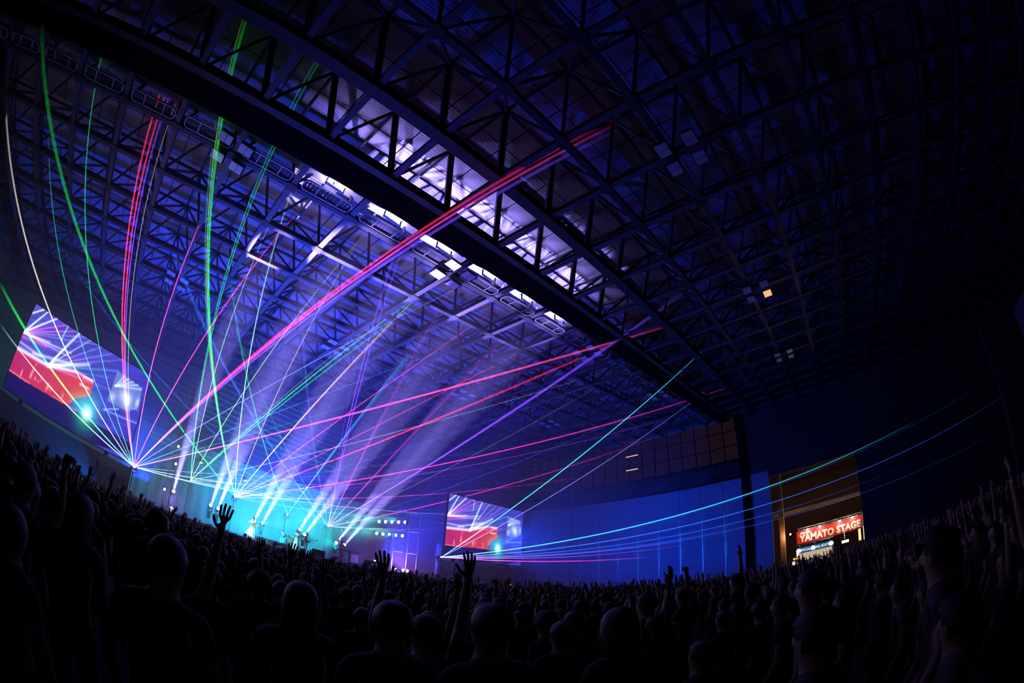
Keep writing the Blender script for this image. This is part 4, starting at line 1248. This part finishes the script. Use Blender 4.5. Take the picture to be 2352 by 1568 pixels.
bn = thing('stage_banner', 'red banner with white YAMATO STAGE lettering in the next hall', 'banner', (95, .3, 6.2))
MB().box((.12, 0, 0), (.16, 14.8, 2.6)).build('cloth', M_red, bn)
lettering(bn, 'YAMATO STAGE', 13.8, 1.6, (-.0, 0, -.25), M_letter, .05)
for y, w_ in ((6.1, .9), (4.9, 1.1)): MB().box((.02, y, .86), (.04, w_, .34)).build('emblem', M_letter, bn)
MB().box((.1, -7.5, .1), (.2, .25, 2.9)).build('end_post', M_letter, bn)
hot = emat('hot_lamp', lin((255, 225, 190)), 16)
bt = box_truss('banner_truss', (94.6, 7.4, 7.9), (94.6, -7.2, 7.9), 'lattice truss along the top of the red banner', .5, 16)
for i, y in enumerate((5.2, 2.5, -1.9, -4.8)):
    t_ = thing('banner_lamp', '%s lamp from the left lighting the red banner' % ('first', 'second', 'third', 'fourth')[i], 'lamp', (94.2, y, 7.72), group='lamps over the banner')
    MB().tube((0, 0, .12), (.1, 0, -.12), .12, 10, .3).build('hood', M_letter, t_); MB().ball((.1, 0, -.14), (.3, .3, .18), 8).build('bulb', hot, t_)
    MB().tube((0, 0, .1), (.3, 0, .3), .03, 6).build('arm', M_dark, t_)
    lamp('banner_glow', 'POINT', (-.25, 0, -.35), 300, (1, .72, .5), t_, shadow_soft_size=.15)
sb = thing('booth_sign', 'blue lit booth fascia with white OFFICIAL DRINK BOOTH lettering', 'sign', (88, 3.55, 3.4))
MB().box((.2, 0, 0), (.3, 7.4, 1.15)).build('fascia', emat('fascia_blue', lin((30, 100, 150)), .55), sb)
lettering(sb, 'OFFICIAL DRINK BOOTH', 6.6, .55, (.0, 0, .0), emat('fascia_white', lin((230, 240, 255)), 1.1), .02)
for y in (3.3, .4, -3.3): MB().ball((-.1, y, 0), (.12, .5, .42), 8).build('sign_lamp', emat('sign_lamp_white', (.8, .93, 1), 2.4), sb)
for y in (-3.5, 3.5): MB().box((.3, y, -1.95), (.2, .2, 3.0)).build('post', M_dark, sb)
MB().beam((-.6, 3.9, 1.0), (-.6, -3.9, 1.15), .12, .12).build('awning_rail', M_galv, sb)
for y in (-3, 0, 3): MB().beam((-.6, y, 1.05), (.2, y, .6), .08, .08).build('awning_arm', M_galv, sb)
bf = thing('drink_booth', 'pale lit booth counter under the blue fascia', 'booth', (88.6, 3.5, 0))
MB().box((.6, 0, 2.1), (.2, 7.2, 1.5)).build('back_panel', emat('booth_warm', lin((250, 215, 180)), .6), bf); MB().box((0, 0, .55), (.6, 7.2, 1.1)).build('counter', M_letter, bf)
for y in (-2.6, -1, 1, 2.6): MB().box((-.05, y, 1.35), (.3, .5, .5)).build('stock_box', M_tan, bf)
for i, (y, z, c, k, w_, h_, lab) in enumerate(((-2.6, 3.0, (255, 240, 220), 2.2, 1.4, .5, 'bright white stall lights right of the blue fascia'), (-5.6, 3.5, (250, 205, 120), 1.6, .5, 2.2, 'narrow yellow lit banner stand'), (-6.6, 3.6, (250, 215, 140), 1.6, .4, 2.6, 'second yellow lit banner stand by the opening edge'),
                                               (7.3, 2.0, (240, 215, 60), .9, 1.3, .4, 'yellow stall sign at the booth row left end'), (7.8, 1.2, (250, 225, 205), .9, 1.8, .7, 'white lit stall front at the left'), (7.05, 2.8, (220, 170, 255), 2.5, .5, .9, 'violet lit mascot-free sign panel left of the blue fascia'))):
    lab = lab.replace('mascot-free ', '')
    t_ = thing('stall_light', lab, 'stall light', (86 + .3 * i, y, 0))
    MB().box((0, 0, z), (.12, w_, h_)).build('panel', emat('stall_%d' % i, lin(c), k), t_); MB().box((.12, 0, z / 2), (.08, .1, z)).build('post', M_dark, t_)
    MB().box((.1, 0, z), (.06, w_ + .1, h_ + .1)).build('frame', M_dark, t_)
for i in range(5):
    t_ = thing('string_bulb', '%s bulb of the vertical string right of the blue fascia' % ('first', 'second', 'third', 'fourth', 'fifth')[i], 'bulb', (87, -2.55, 5.4 - .42 * i), group='vertical string of bulbs')
    MB().ball((0, 0, 0), .09, 8).build('glass', emat('bulb_warm', lin((255, 225, 190)), 5), t_); MB().tube((0, 0, .1), (0, 0, .3), .04, 6).build('cap', M_dark, t_)
ab = thing('amber_lamp', 'amber lamp glowing on the tan wall at the opening left side', 'lamp', at_u(1816, 1227, 90) + Vector((-.7, 0, 0)))
MB().ball((0, 0, 0), .2, 8).build('bulb', emat('amber_bulb', lin((255, 180, 110)), 12), ab); MB().tube((0, 0, .1), (.5, 0, .3), .05, 6).build('arm', M_dark, ab)
lamp('amber_glow', 'POINT', (-.4, .4, -.3), 500, (1, .42, .12), ab, shadow_soft_size=.2)
lamp('hall_glow', 'POINT', (100, 4, 16), 380, (1, .5, .42), None, shadow_soft_size=2.0)
lamp('booth_glow', 'POINT', (84, 1, 3.6), 220, (1, .8, .6), None, shadow_soft_size=.5)


x0, x1, y0, y1 = U_LEFT + .4, U_END - 2.2, 14.4, V_BACK - .6
hz = MB().add([(x, y, z) for x in (x0, x1) for y in (y0, y1) for z in (.02, z_roof(x) - .6)], [(0, 1, 3, 2), (4, 6, 7, 5), (0, 4, 5, 1), (2, 3, 7, 6), (0, 2, 6, 4), (1, 5, 7, 3)]).build('stage_haze', None)
m = bpy.data.materials.new('haze'); m.use_nodes = True; nt = m.node_tree; nt.nodes.remove(nt.nodes['Principled BSDF'])
vs_ = nt.nodes.new('ShaderNodeVolumeScatter'); vs_.inputs['Density'].default_value = .019; vs_.inputs['Anisotropy'].default_value = .2
nt.links.new(vs_.outputs[0], nt.nodes['Material Output'].inputs['Volume'])
hz.data.materials.clear(); hz.data.materials.append(m)
tag(hz, 'thin stage haze hanging through the hall', 'haze', kind='stuff')
hz2 = MB().box((8, 38.5, 5.2), (44, 14.6, 6.6)).build('fog_bank', m.copy())
hz2.active_material.node_tree.nodes['Volume Scatter'].inputs['Density'].default_value = .012
tag(hz2, 'denser haze bank low over the stage', 'haze', kind='stuff')
